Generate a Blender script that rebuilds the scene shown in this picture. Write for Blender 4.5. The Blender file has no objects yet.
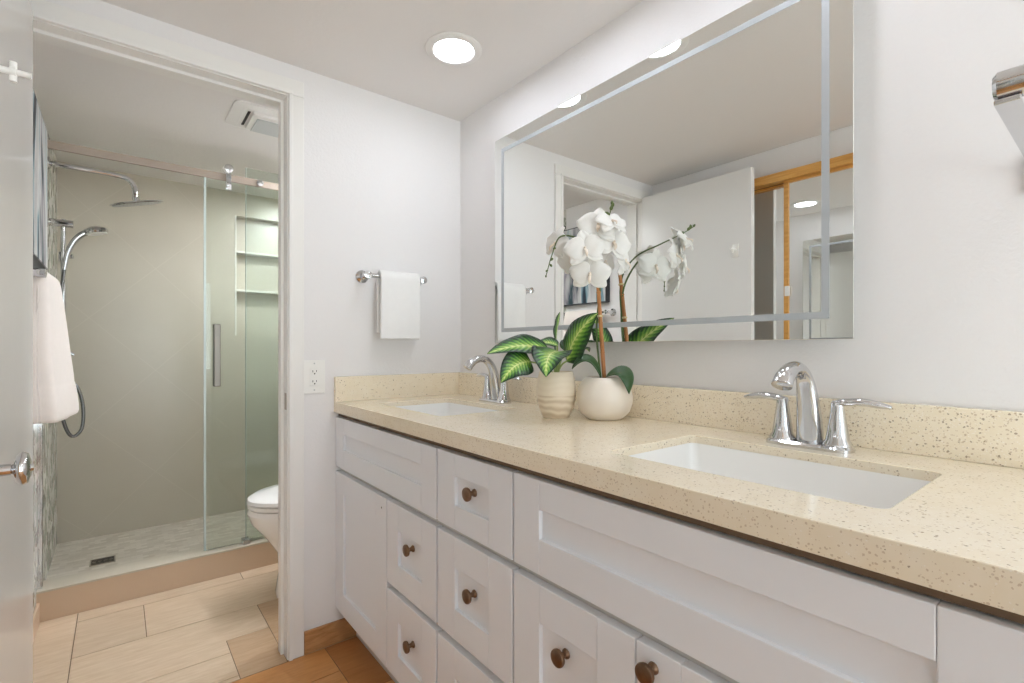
import bpy, bmesh, math, random
from mathutils import Vector, Matrix, noise
PI = math.pi
SC = bpy.context.scene
COL = SC.collection
random.seed(7)

# ------------------------------------------------------------------ camera, world, exposure
CAMH = 1.1165
cam_data = bpy.data.cameras.new('camera')
cam_data.sensor_width = 36.0
cam_data.lens = 495.64 / 1024 * 36.0
cam_data.shift_y = 6.8 / 1024
cam_data.clip_start = 0.01
cam = bpy.data.objects.new('camera', cam_data)
COL.objects.link(cam)
cam.location = (0, 0, CAMH)
cam.rotation_euler = (PI / 2, 0, -math.radians(38.479))
SC.camera = cam

world = bpy.data.worlds.new('daylight'); SC.world = world
world.use_nodes = True
_wt = world.node_tree; _bg = _wt.nodes['Background']
_tc = _wt.nodes.new('ShaderNodeTexCoord'); _sx = _wt.nodes.new('ShaderNodeSeparateXYZ'); _rp = _wt.nodes.new('ShaderNodeValToRGB')
_wt.links.new(_tc.outputs['Generated'], _sx.inputs[0]); _mr = _wt.nodes.new('ShaderNodeMapRange')
_mr.inputs['From Min'].default_value = -1.0; _wt.links.new(_sx.outputs['Z'], _mr.inputs['Value']); _wt.links.new(_mr.outputs[0], _rp.inputs['Fac'])
_e = _rp.color_ramp.elements                                   # brighter lower half added to throw light up onto the ceiling, dimmer sky above
_e[0].position = 0.46; _e[0].color = (0.95, 0.985, 1.06, 1); _e[1].position = 0.52; _e[1].color = (0.46, 0.50, 0.56, 1)
_wt.links.new(_rp.outputs['Color'], _bg.inputs[0]); _bg.inputs[1].default_value = 7.6
VANITY_LAMP, SHOWER_LAMP = 25.0, 185.0      # emission of the recessed lamps' lenses
SC.view_settings.view_transform = 'Standard'
SC.view_settings.look = 'None'
SC.view_settings.gamma = 1.0
SC.view_settings.use_curve_mapping = False
SC.view_settings.exposure = 0.37
try:
    SC.cycles.use_denoising = True
    SC.cycles.max_bounces = 14
    SC.cycles.diffuse_bounces = 7
    SC.cycles.glossy_bounces = 8
    SC.cycles.transparent_max_bounces = 16
    SC.cycles.sample_clamp_indirect = 6.0
except Exception:
    pass

# ------------------------------------------------------------------ room dimensions (metres)
XW = 1.207            # mirror wall
XL = -0.26            # wall opposite
XLM = -0.315          # same wall in the vanity room, set back a little
YB = 1.892            # wall with the doorway, room side
YB2 = 2.01            # same wall, shower-room side
YR = -1.75            # wall behind the viewer
YC = 2.777            # front of the shower curb
YS = 3.66             # far tiled wall of the shower
ZC = 2.1375           # ceiling
JX0, JX1, JZ = -0.222, 0.474, 2.022    # doorway opening

# ------------------------------------------------------------------ materials
def srgb(r, g, b):
    def f(c):
        c /= 255.0
        return c / 12.92 if c <= 0.04045 else ((c + 0.055) / 1.055) ** 2.4
    return (f(r), f(g), f(b), 1)

class NT:
    def __init__(s, name):
        s.m = bpy.data.materials.new(name); s.m.use_nodes = True
        s.t = s.m.node_tree; s.b = s.t.nodes['Principled BSDF']; s.out = s.t.nodes['Material Output']
    def n(s, typ, **kw):
        nd = s.t.nodes.new(typ)
        for k, v in kw.items():
            if k.startswith('i_'):
                nd.inputs[k[2:].replace('_', ' ')].default_value = v
            else:
                setattr(nd, k, v)
        return nd
    def l(s, a, b): s.t.links.new(a, b)
    def coord(s, kind='Object', scale=(1, 1, 1), rot=(0, 0, 0), loc=(0, 0, 0)):
        tc = s.n('ShaderNodeTexCoord'); mp = s.n('ShaderNodeMapping')
        mp.inputs['Scale'].default_value = scale; mp.inputs['Rotation'].default_value = rot
        mp.inputs['Location'].default_value = loc
        s.l(tc.outputs[kind], mp.inputs['Vector'])
        return mp.outputs['Vector']
    def ramp(s, fac, stops, interp='LINEAR'):
        r = s.n('ShaderNodeValToRGB'); r.color_ramp.interpolation = interp
        e = r.color_ramp.elements
        while len(e) < len(stops): e.new(0.5)
        for k, (p, c) in enumerate(stops):
            e[k].position = p; e[k].color = c if len(c) == 4 else (*c, 1)
        s.l(fac, r.inputs['Fac']); return r.outputs['Color']
    def mix(s, fac, a, b, mode='MIX'):
        m = s.n('ShaderNodeMix', data_type='RGBA', blend_type=mode)
        for sock, v in ((m.inputs[0], fac), (m.inputs[6], a), (m.inputs[7], b)):
            if isinstance(v, (int, float)): sock.default_value = v
            elif isinstance(v, tuple): sock.default_value = v
            else: s.l(v, sock)
        return m.outputs[2]
    def math(s, op, a, b=None, c=None):
        m = s.n('ShaderNodeMath', operation=op)
        for k, v in enumerate((a, b, c)):
            if v is None: continue
            if isinstance(v, (int, float)): m.inputs[k].default_value = v
            else: s.l(v, m.inputs[k])
        return m.outputs[0]
    def bump(s, h, strength=0.2, dist=0.01):
        b = s.n('ShaderNodeBump'); b.inputs['Strength'].default_value = strength; b.inputs['Distance'].default_value = dist
        s.l(h, b.inputs['Height']); s.l(b.outputs['Normal'], s.b.inputs['Normal'])
    def base(s, v):
        if isinstance(v, tuple): s.b.inputs['Base Color'].default_value = v
        else: s.l(v, s.b.inputs['Base Color'])
    def set(s, rough=None, metal=None, spec=None):
        if rough is not None: s.b.inputs['Roughness'].default_value = rough
        if metal is not None: s.b.inputs['Metallic'].default_value = metal
        if spec is not None: s.b.inputs['Specular IOR Level'].default_value = spec

def m_plain(name, col, rough=0.5, metal=0.0, spec=0.5, var=0.03, bump=0.0, scale=60):
    """a plain surface with a faint procedural mottling"""
    t = NT(name); v = t.coord()
    nz = t.n('ShaderNodeTexNoise', i_Scale=scale, i_Detail=3.0); t.l(v, nz.inputs['Vector'])
    dark = tuple(c * (1 - var) for c in col[:3]) + (1,)
    t.base(t.mix(nz.outputs['Fac'], dark, col)); t.set(rough, metal, spec)
    if bump: t.bump(nz.outputs['Fac'], bump, 0.002)
    return t.m

def m_wall(name, col, strength=0.35, scale=70):
    t = NT(name); v = t.coord()
    a = t.n('ShaderNodeTexNoise', i_Scale=scale, i_Detail=4.0, i_Roughness=0.55); t.l(v, a.inputs['Vector'])
    r = t.ramp(a.outputs['Fac'], [(0.35, (0, 0, 0)), (0.62, (1, 1, 1))])
    t.base(col); t.set(0.55, 0, 0.3); t.bump(r, strength, 0.003)
    return t.m

def m_quartz():
    t = NT('speckled_quartz'); v = t.coord()
    base = srgb(244, 234, 214)
    n0 = t.n('ShaderNodeTexNoise', i_Scale=35.0, i_Detail=4.0); t.l(v, n0.inputs['Vector'])
    col = t.mix(n0.outputs['Fac'], srgb(236, 222, 194), base)
    for sc, lim, rad, dark, amt in ((420, 0.20, 0.55, srgb(248, 240, 228), 0.7), (330, 0.22, 0.50, srgb(196, 172, 140), 0.6), (230, 0.16, 0.46, srgb(178, 150, 114), 0.5), (240, 0.10, 0.50, srgb(126, 102, 74), 0.65)):
        nw = t.n('ShaderNodeTexNoise', i_Scale=sc * 0.9); t.l(v, nw.inputs['Vector'])
        wv = t.n('ShaderNodeVectorMath', operation='SCALE'); t.l(nw.outputs['Color'], wv.inputs[0]); wv.inputs['Scale'].default_value = 0.9 / sc
        ad = t.n('ShaderNodeVectorMath', operation='ADD'); t.l(v, ad.inputs[0]); t.l(wv.outputs[0], ad.inputs[1])
        vo = t.n('ShaderNodeTexVoronoi', i_Scale=float(sc)); t.l(ad.outputs[0], vo.inputs['Vector'])
        sep = t.n('ShaderNodeSeparateColor'); t.l(vo.outputs['Color'], sep.inputs[0])
        pick = t.math('LESS_THAN', sep.outputs[0], lim)
        size = t.math('MULTIPLY', sep.outputs[1], rad)
        near = t.math('LESS_THAN', vo.outputs['Distance'], size)
        k = t.math('MULTIPLY', t.math('MULTIPLY', pick, near), amt)
        col = t.mix(k, col, dark)
    t.base(col); t.set(0.16, 0, 0.5)
    return t.m

def m_wood(name, light, dark, scale=(1, 1, 1), rough=0.45, ring=9.0, attr=None):
    t = NT(name); v = t.coord(scale=scale)
    nz = t.n('ShaderNodeTexNoise', i_Scale=ring, i_Detail=6.0, i_Roughness=0.65, i_Distortion=0.6); t.l(v, nz.inputs['Vector'])
    c = t.ramp(nz.outputs['Fac'], [(0.3, dark), (0.7, light)])
    if attr:
        a = t.n('ShaderNodeVertexColor', layer_name=attr)
        c = t.mix(1.0, c, a.outputs['Color'], 'MULTIPLY')
    t.base(c); t.set(rough, 0, 0.4); t.bump(nz.outputs['Fac'], 0.08, 0.002)
    return t.m

def m_shower_tile():
    """large glossy beige tiles laid on the diagonal, thin pale joints (works on the walls in x-z and y-z)"""
    t = NT('diagonal_shower_tile')
    tc = t.n('ShaderNodeTexCoord'); sp = t.n('ShaderNodeSeparateXYZ'); t.l(tc.outputs['Object'], sp.inputs[0])
    h = t.math('ADD', sp.outputs[0], sp.outputs[1])
    a = t.math('ADD', h, sp.outputs[2]); b = t.math('SUBTRACT', h, sp.outputs[2])
    k = 1 / (0.43 * math.sqrt(2))
    res = None
    for w, off in ((a, 0.09), (b, 0.33)):
        f = t.math('FRACT', t.math('MULTIPLY_ADD', w, k, off + 10))
        d = t.math('MINIMUM', f, t.math('SUBTRACT', 1.0, f))
        g = t.math('LESS_THAN', d, 0.0035)
        res = g if res is None else t.math('MAXIMUM', res, g)
    v = t.coord()
    nz = t.n('ShaderNodeTexNoise', i_Scale=3.0, i_Detail=5.0); t.l(v, nz.inputs['Vector'])
    c = t.mix(nz.outputs['Fac'], srgb(190, 182, 166), srgb(201, 194, 179))
    c = t.mix(t.math('MULTIPLY', res, 0.26), c, srgb(222, 216, 202))
    t.base(c); t.set(0.28, 0, 0.5)
    return t.m

def m_leaf_mosaic():
    """upright leaf-shaped mosaic pieces in white, grey-green and dark grey"""
    t = NT('leaf_mosaic')
    tc = t.n('ShaderNodeTexCoord'); sp = t.n('ShaderNodeSeparateXYZ'); t.l(tc.outputs['Object'], sp.inputs[0])
    y, z = sp.outputs[1], sp.outputs[2]
    wob = t.math('MULTIPLY', t.math('SINE', t.math('MULTIPLY', z, 2 * PI / 0.06)), 0.010)
    yy = t.math('ADD', y, wob)
    colm = t.math('FLOOR', t.math('DIVIDE', yy, 0.030))
    par = t.math('MULTIPLY', t.math('MODULO', t.math('ADD', colm, 400.0), 2.0), 0.03)
    zz = t.math('ADD', z, par)
    row = t.math('FLOOR', t.math('DIVIDE', zz, 0.06))
    cm = t.n('ShaderNodeCombineXYZ'); t.l(colm, cm.inputs[0]); t.l(row, cm.inputs[1])
    wn = t.n('ShaderNodeTexWhiteNoise', noise_dimensions='2D'); t.l(cm.outputs[0], wn.inputs['Vector'])
    c = t.ramp(wn.outputs['Value'], [(0, srgb(216, 214, 205)), (0.35, srgb(168, 173, 160)), (0.6, srgb(122, 128, 118)), (0.80, srgb(228, 226, 218)), (0.91, srgb(84, 90, 84))], 'CONSTANT')
    fy = t.math('FRACT', t.math('DIVIDE', yy, 0.030)); dy = t.math('MINIMUM', fy, t.math('SUBTRACT', 1.0, fy))
    g = t.math('LESS_THAN', dy, 0.07)
    c = t.mix(g, c, srgb(226, 224, 214))
    t.base(c); t.set(0.2, 0, 0.5)
    return t.m

def m_floor_mosaic():
    t = NT('shower_floor_mosaic'); v = t.coord()
    br = t.n('ShaderNodeTexBrick', i_Scale=1.0); t.l(v, br.inputs['Vector'])
    br.inputs['Color1'].default_value = srgb(214, 207, 194); br.inputs['Color2'].default_value = srgb(190, 181, 166)
    br.inputs['Mortar'].default_value = srgb(200, 193, 180)
    br.inputs['Brick Width'].default_value = 0.05; br.inputs['Row Height'].default_value = 0.025; br.inputs['Mortar Size'].default_value = 0.0018
    t.base(br.outputs['Color']); t.set(0.4, 0, 0.4)
    return t.m

def m_glass():
    t = NT('clear_shower_glass')
    tr = t.n('ShaderNodeBsdfTransparent'); tr.inputs[0].default_value = (0.93, 0.962, 0.945, 1)
    gl = t.n('ShaderNodeBsdfGlossy'); gl.inputs['Roughness'].default_value = 0.0
    fr = t.n('ShaderNodeFresnel'); fr.inputs['IOR'].default_value = 1.45
    mx = t.n('ShaderNodeMixShader'); t.l(t.math('MULTIPLY', fr.outputs[0], 0.8), mx.inputs[0]); t.l(tr.outputs[0], mx.inputs[1]); t.l(gl.outputs[0], mx.inputs[2])
    t.l(mx.outputs[0], t.out.inputs['Surface'])
    return t.m

def m_nozzles():
    """a grey spray face dotted with small dark rubber nozzles"""
    t = NT('nozzle_face'); v = t.coord()
    vo = t.n('ShaderNodeTexVoronoi', i_Scale=70.0); vo.inputs['Randomness'].default_value = 0.2; t.l(v, vo.inputs['Vector'])
    t.base(t.mix(t.math('LESS_THAN', vo.outputs['Distance'], 0.3), srgb(150, 150, 148), srgb(70, 70, 70))); t.set(0.3, 0.6, 0.5)
    return t.m

def m_emit(name, col, strength):
    t = NT(name); t.base((0.9, 0.9, 0.9, 1))
    t.b.inputs['Emission Color'].default_value = col; t.b.inputs['Emission Strength'].default_value = strength
    return t.m

def m_variegated():
    """dark green margin, pale yellow-green middle breaking up along the side veins; u along the leaf, v across"""
    t = NT('variegated_leaf')
    uv = t.n('ShaderNodeUVMap', uv_map='UVMap'); sp = t.n('ShaderNodeSeparateXYZ'); t.l(uv.outputs[0], sp.inputs[0])
    u = sp.outputs[0]; a = t.math('ABSOLUTE', t.math('SUBTRACT', sp.outputs[1], 0.5)); a = t.math('MULTIPLY', a, 2.0)
    vein = t.math('SINE', t.math('MULTIPLY', t.math('SUBTRACT', u, t.math('MULTIPLY', a, 0.22)), 72.0))
    nz = t.n('ShaderNodeTexNoise', i_Scale=14.0, i_Detail=4.0); t.l(uv.outputs[0], nz.inputs['Vector'])
    k = t.math('ADD', a, t.math('MULTIPLY', vein, 0.13))
    k = t.math('ADD', k, t.math('MULTIPLY', t.math('SUBTRACT', nz.outputs['Fac'], 0.5), 0.45))
    c = t.ramp(k, [(0.0, srgb(200, 216, 128)), (0.16, srgb(140, 182, 76)), (0.46, srgb(76, 134, 44)), (0.66, srgb(30, 74, 30)), (0.95, srgb(18, 44, 24))])
    rib = t.math('LESS_THAN', a, 0.035)
    c = t.mix(rib, c, srgb(214, 226, 150))
    t.base(c); t.set(0.32, 0, 0.5); t.bump(vein, 0.25, 0.002)
    return t.m

def m_petal():
    t = NT('white_orchid_petal'); v = t.coord()
    nz = t.n('ShaderNodeTexNoise', i_Scale=90.0, i_Detail=3.0); t.l(v, nz.inputs['Vector'])
    t.base(t.mix(nz.outputs['Fac'], srgb(240, 238, 234), srgb(250, 249, 246))); t.set(0.5, 0, 0.3)
    tl = t.n('ShaderNodeBsdfTranslucent'); tl.inputs[0].default_value = srgb(248, 247, 243)
    mx = t.n('ShaderNodeMixShader'); mx.inputs[0].default_value = 0.3
    t.l(t.b.outputs[0], mx.inputs[1]); t.l(tl.outputs[0], mx.inputs[2]); t.l(mx.outputs[0], t.out.inputs['Surface'])
    return t.m

def m_bands(name, c1, c2, scale, z0):
    """ceramic with soft horizontal wood-like bands in its lower half"""
    t = NT(name); v = t.coord(scale=(1, 1, 1))
    sp = t.n('ShaderNodeSeparateXYZ'); t.l(v, sp.inputs[0])
    nz = t.n('ShaderNodeTexNoise', i_Scale=14.0, i_Detail=2.0); t.l(v, nz.inputs['Vector'])
    z = t.math('ADD', sp.outputs[2], t.math('MULTIPLY', nz.outputs['Fac'], 0.03))
    s = t.math('SINE', t.math('MULTIPLY', z, scale))
    low = t.math('LESS_THAN', sp.outputs[2], z0)
    k = t.math('MULTIPLY', t.math('MULTIPLY_ADD', s, 0.5, 0.5), t.math('MULTIPLY_ADD', low, 0.7, 0.12))
    t.base(t.mix(k, c1, c2)); t.set(0.45, 0, 0.4)
    return t.m

def m_terry(name, col):
    t = NT(name); v = t.coord()
    nz = t.n('ShaderNodeTexNoise', i_Scale=420.0, i_Detail=2.0); t.l(v, nz.inputs['Vector'])
    n2 = t.n('ShaderNodeTexNoise', i_Scale=40.0, i_Detail=2.0); t.l(v, n2.inputs['Vector'])
    t.base(t.mix(n2.outputs['Fac'], tuple(c * 0.95 for c in col[:3]) + (1,), col)); t.set(0.95, 0, 0.1)
    t.b.inputs['Sheen Weight'].default_value = 0.2
    t.bump(nz.outputs['Fac'], 0.5, 0.003)
    return t.m

def m_painting():
    """loose abstract brushwork: pale grey and white ground, blue and teal streaks, a few near-black ones"""
    t = NT('abstract_painting'); v = t.coord(scale=(1, 1, 1))
    nz = t.n('ShaderNodeTexNoise', i_Scale=2.6, i_Detail=5.0, i_Distortion=0.9)
    mp = t.coord(scale=(1, 2.6, 0.7), loc=(0, 0.3, 0.2)); t.l(mp, nz.inputs['Vector'])
    c = t.ramp(nz.outputs['Fac'], [(0.34, srgb(26, 28, 34)), (0.41, srgb(36, 60, 76)), (0.45, srgb(120, 150, 160)), (0.49, srgb(196, 196, 194)), (0.57, srgb(170, 168, 168)), (0.62, srgb(132, 130, 136)), (0.67, srgb(44, 70, 78)), (0.76, srgb(26, 28, 32))])
    t.base(c); t.set(0.5, 0, 0.3); t.bump(nz.outputs['Fac'], 0.2, 0.004)
    return t.m

M = dict(
    wall=m_wall('white_textured_paint', srgb(233, 231, 230), 0.15, 130),
    ceiling=m_wall('ceiling_paint', srgb(234, 231, 228), 0.08, 60),
    trim=m_plain('trim_gloss_paint', srgb(236, 234, 230), 0.3, 0, 0.5, 0.01),
    door=m_plain('door_gloss_paint', srgb(232, 231, 229), 0.16, 0, 0.5, 0.02, 0.05, 12),
    cab=m_plain('cabinet_paint', srgb(235, 237, 241), 0.35, 0, 0.4, 0.01),
    carcass=m_plain('cabinet_frame_paint', srgb(206, 203, 198), 0.4, 0, 0.4, 0.02),
    quartz=m_quartz(),
    porcelain=m_plain('white_porcelain', srgb(244, 243, 240), 0.08, 0, 0.6, 0.005),
    chrome=m_plain('chrome', (0.66, 0.66, 0.67, 1), 0.07, 1.0, 0.5, 0.02),
    nickel=m_plain('brushed_nickel', srgb(176, 166, 154), 0.38, 1.0, 0.5, 0.05),
    bronze=m_plain('aged_bronze', srgb(140, 112, 90), 0.34, 0.9, 0.5, 0.45, 0.1, 90),
    mirror=m_plain('silvered_mirror', (0.86, 0.87, 0.85, 1), 0.0, 1.0, 0.5, 0.0),
    frost=m_plain('frosted_mirror_band', srgb(176, 181, 184), 0.5, 0.15, 0.5, 0.02),
    mirror_edge=m_plain('mirror_edge_metal', srgb(200, 200, 198), 0.35, 0.7, 0.5, 0.02),
    glass=m_glass(),
    glass_edge=m_plain('glass_edge', srgb(190, 202, 198), 0.2, 0, 0.5, 0.02),
    tile=m_shower_tile(), mosaic=m_leaf_mosaic(), floor_mosaic=m_floor_mosaic(),
    curb=m_plain('curb_tile', srgb(205, 180, 154), 0.3, 0, 0.4, 0.06, 0, 8),
    sill=m_plain('curb_sill', srgb(192, 184, 168), 0.3, 0, 0.4, 0.03),
    plank=m_wood('wood_look_tile', srgb(230, 209, 184), srgb(212, 187, 156), (1.2, 9, 1), 0.3, 7, 'tint'),
    plank_base=m_wood('wood_look_base', srgb(200, 152, 104), srgb(160, 112, 68), (2, 2, 9), 0.4, 6),
    grout=m_plain('dark_grout', srgb(120, 100, 80), 0.8),
    oak=m_wood('golden_oak', srgb(226, 174, 96), srgb(196, 138, 66), (14, 1, 14), 0.35, 5),
    white_plastic=m_plain('white_plastic', srgb(240, 239, 235), 0.3, 0, 0.5, 0.01),
    grey_lens=m_plain('ribbed_lens', srgb(196, 199, 199), 0.35, 0, 0.5, 0.03),
    dark=m_plain('dark_gap', srgb(32, 30, 28), 0.6),
    black=m_plain('black_frame', srgb(40, 40, 44), 0.4),
    rubber=m_plain('dark_metal_hose', srgb(120, 120, 120), 0.25, 0.9, 0.5, 0.1),
    towel=m_terry('white_terry', srgb(246, 245, 243)),
    cream_towel=m_terry('cream_terry', srgb(244, 236, 229)),
    leaf=m_variegated(),
    orchid_leaf=m_plain('orchid_leaf', srgb(58, 92, 50), 0.35, 0, 0.5, 0.3, 0, 30),
    stem=m_plain('plant_stem', srgb(92, 110, 62), 0.5, 0, 0.4, 0.2),
    pale_stem=m_plain('pale_stem', srgb(160, 178, 104), 0.5, 0, 0.4, 0.15),
    bud=m_plain('orchid_bud', srgb(96, 112, 58), 0.45, 0, 0.4, 0.3),
    petal=m_petal(),
    lip=m_plain('orchid_lip', srgb(244, 230, 214), 0.5, 0, 0.3, 0.2, 0, 200),
    bamboo=m_wood('bamboo_stake', srgb(196, 138, 84), srgb(150, 92, 48), (20, 20, 2), 0.45, 6),
    twine=m_plain('pale_tie', srgb(216, 196, 150), 0.7),
    soil=m_plain('potting_bark', srgb(70, 54, 40), 0.9, 0, 0.2, 0.5, 0.6, 120),
    rail_metal=m_plain('satin_rail_metal', srgb(172, 158, 146), 0.5, 0.6, 0.4, 0.05),
    niche_trim=m_plain('niche_trim', srgb(228, 226, 218), 0.35, 0, 0.4, 0.02),
    nozzles=m_nozzles(),
    dark_nickel=m_plain('dark_nickel', srgb(128, 122, 114), 0.3, 1.0, 0.5, 0.05),
    plywood=m_plain('plywood_strip', srgb(120, 98, 78), 0.7, 0, 0.3, 0.2),
    pot=m_plain('cream_glazed_pot', srgb(240, 230, 216), 0.28, 0, 0.5, 0.03),
    pot_band=m_bands('banded_ceramic', srgb(236, 222, 200), srgb(208, 188, 158), 330.0, 0.066),
    painting=m_painting(),
    lamp=m_emit('lamp_lens', (0.945, 0.985, 1.09, 1), VANITY_LAMP),
    lamp2=m_emit('shower_lamp_lens', (0.955, 0.98, 1.03, 1), SHOWER_LAMP),
)

# ------------------------------------------------------------------ mesh helpers
def new(): return bmesh.new()

def box(bm, x0, x1, y0, y1, z0, z1, bev=0.0, seg=2):
    v = [bm.verts.new(p) for p in ((x0, y0, z0), (x1, y0, z0), (x1, y1, z0), (x0, y1, z0), (x0, y0, z1), (x1, y0, z1), (x1, y1, z1), (x0, y1, z1))]
    fs = [bm.faces.new([v[i] for i in q]) for q in ((3, 2, 1, 0), (4, 5, 6, 7), (0, 1, 5, 4), (1, 2, 6, 5), (2, 3, 7, 6), (3, 0, 4, 7))]
    if bev:
        es = list({e for f in fs for e in f.edges})
        bmesh.ops.bevel(bm, geom=es, offset=bev, segments=seg, affect='EDGES', profile=0.6)
    return bm

def loft(bm, rings, cap0=True, cap1=True, closed=True):
    R = [[bm.verts.new(p) for p in r] for r in rings]
    n = len(R[0])
    for a, b in zip(R, R[1:]):
        for i in range(n if closed else n - 1):
            j = (i + 1) % n
            bm.faces.new((a[i], a[j], b[j], b[i]))
    if cap0: bm.faces.new(list(reversed(R[0])))
    if cap1: bm.faces.new(R[-1])
    return bm

def frame_of(d):
    d = Vector(d).normalized()
    up = Vector((0, 0, 1)) if abs(d.z) < 0.95 else Vector((1, 0, 0))
    a = d.cross(up).normalized(); b = a.cross(d).normalized()
    return a, b, d

def lathe(bm, prof, org=(0, 0, 0), axis=(0, 0, 1), seg=40, cap0=True, cap1=True):
    """prof = [(radius, distance along axis)]"""
    a, b, d = frame_of(axis); o = Vector(org)
    rings = []
    for r, z in prof:
        rings.append([o + d * z + (a * math.cos(2 * PI * k / seg) - b * math.sin(2 * PI * k / seg)) * max(r, 1e-5) for k in range(seg)])
    return loft(bm, rings, cap0, cap1)

def smooth_path(pts, n=8):
    P = [Vector(p) for p in pts]; out = []
    for i in range(len(P) - 1):
        p0 = P[max(i - 1, 0)]; p1 = P[i]; p2 = P[i + 1]; p3 = P[min(i + 2, len(P) - 1)]
        for k in range(n):
            t = k / n
            out.append(0.5 * ((2 * p1) + (p2 - p0) * t + (2 * p0 - 5 * p1 + 4 * p2 - p3) * t * t + (3 * p1 - p0 - 3 * p2 + p3) * t ** 3))
    out.append(P[-1]); return out

def tube(bm, pts, rad, seg=14, smooth=8, flat=None):
    """round (or flattened: flat=(kx,ky)) tube along a smooth path; rad a number or a list per control point"""
    P = smooth_path(pts, smooth) if smooth else [Vector(p) for p in pts]
    m = len(P)
    def rr(i):
        if isinstance(rad, (int, float)): return rad
        t = i / (m - 1) * (len(rad) - 1); k = min(int(t), len(rad) - 2)
        return rad[k] + (rad[k + 1] - rad[k]) * (t - k)
    tang = [(P[min(i + 1, m - 1)] - P[max(i - 1, 0)]).normalized() for i in range(m)]
    a, b, _ = frame_of(tang[0]); rings = []
    for i in range(m):
        a = (a - tang[i] * a.dot(tang[i])).normalized(); b = tang[i].cross(a).normalized()
        kx, ky = flat or (1, 1)
        rings.append([P[i] + (a * math.cos(2 * PI * k / seg) * kx + b * math.sin(2 * PI * k / seg) * ky) * rr(i) for k in range(seg)])
    return loft(bm, rings)

def rrect(x0, x1, y0, y1, z, r, n=6):
    out = []
    for cx, cy, a0 in ((x1 - r, y1 - r, 0), (x0 + r, y1 - r, PI / 2), (x0 + r, y0 + r, PI), (x1 - r, y0 + r, 1.5 * PI)):
        for k in range(n + 1):
            a = a0 + k / n * PI / 2
            out.append((cx + r * math.cos(a), cy + r * math.sin(a), z))
    return out

# ------------------------------------------------------------------ object helpers
ORG = {}
def abs_org(o): return ORG[o.name]

def obj(name, bm, mat, parent=None, smooth=False, bevel=0.0, solid=0.0, sub=0, origin=None, mats=None):
    bmesh.ops.recalc_face_normals(bm, faces=bm.faces) if not solid else None
    xs = [v.co for v in bm.verts]
    lo = [min(c[i] for c in xs) for i in range(3)]; hi = [max(c[i] for c in xs) for i in range(3)]
    o = Vector(origin) if origin else Vector(((lo[0] + hi[0]) / 2, (lo[1] + hi[1]) / 2, lo[2]))
    bmesh.ops.translate(bm, verts=bm.verts, vec=-o)
    me = bpy.data.meshes.new(name); bm.to_mesh(me); bm.free()
    for mt in (mats or [mat]): me.materials.append(mt)
    ob = bpy.data.objects.new(name, me); COL.objects.link(ob)
    if smooth:
        for p in me.polygons: p.use_smooth = True
        if smooth != 'all':
            try: me.set_sharp_from_angle(angle=math.radians(38))
            except Exception: pass
    if solid:
        md = ob.modifiers.new('thickness', 'SOLIDIFY'); md.thickness = solid; md.offset = 0
    if bevel:
        md = ob.modifiers.new('edges', 'BEVEL'); md.width = bevel; md.segments = 2; md.limit_method = 'ANGLE'; md.angle_limit = math.radians(40)
    if sub:
        md = ob.modifiers.new('smooth', 'SUBSURF'); md.levels = sub; md.render_levels = sub
    ORG[ob.name] = o
    if parent:
        ob.parent = parent; ob.location = o - ORG[parent.name]
    else:
        ob.location = o
    return ob

def thing(name, label, cat, loc, group=None):
    o = bpy.data.objects.new(name, None); COL.objects.link(o); o.location = loc
    o.empty_display_size = 0.05
    ORG[o.name] = Vector(loc); return tag(o, label, cat, group)

def tag(o, label, cat, group=None, kind=None):
    o['label'] = label; o['category'] = cat
    if group: o['group'] = group
    if kind: o['kind'] = kind
    return o

def struct(name, bm, mat, label=None, cat=None, **kw):
    o = obj(name, bm, mat, None, **kw); o['kind'] = 'structure'
    if label: o['label'] = label
    if cat: o['category'] = cat
    return o

def dup(root, offset, label=None):
    r = root.copy(); COL.objects.link(r); r.location = root.location + Vector(offset)
    ORG[r.name] = ORG[root.name] + Vector(offset)
    if label: r['label'] = label
    for ch in list(root.children):
        c = ch.copy(); COL.objects.link(c); c.parent = r
        for g in list(ch.children):
            d = g.copy(); COL.objects.link(d); d.parent = c
    return r

# ================================================================== THE ROOM
T = 0.10
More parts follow.
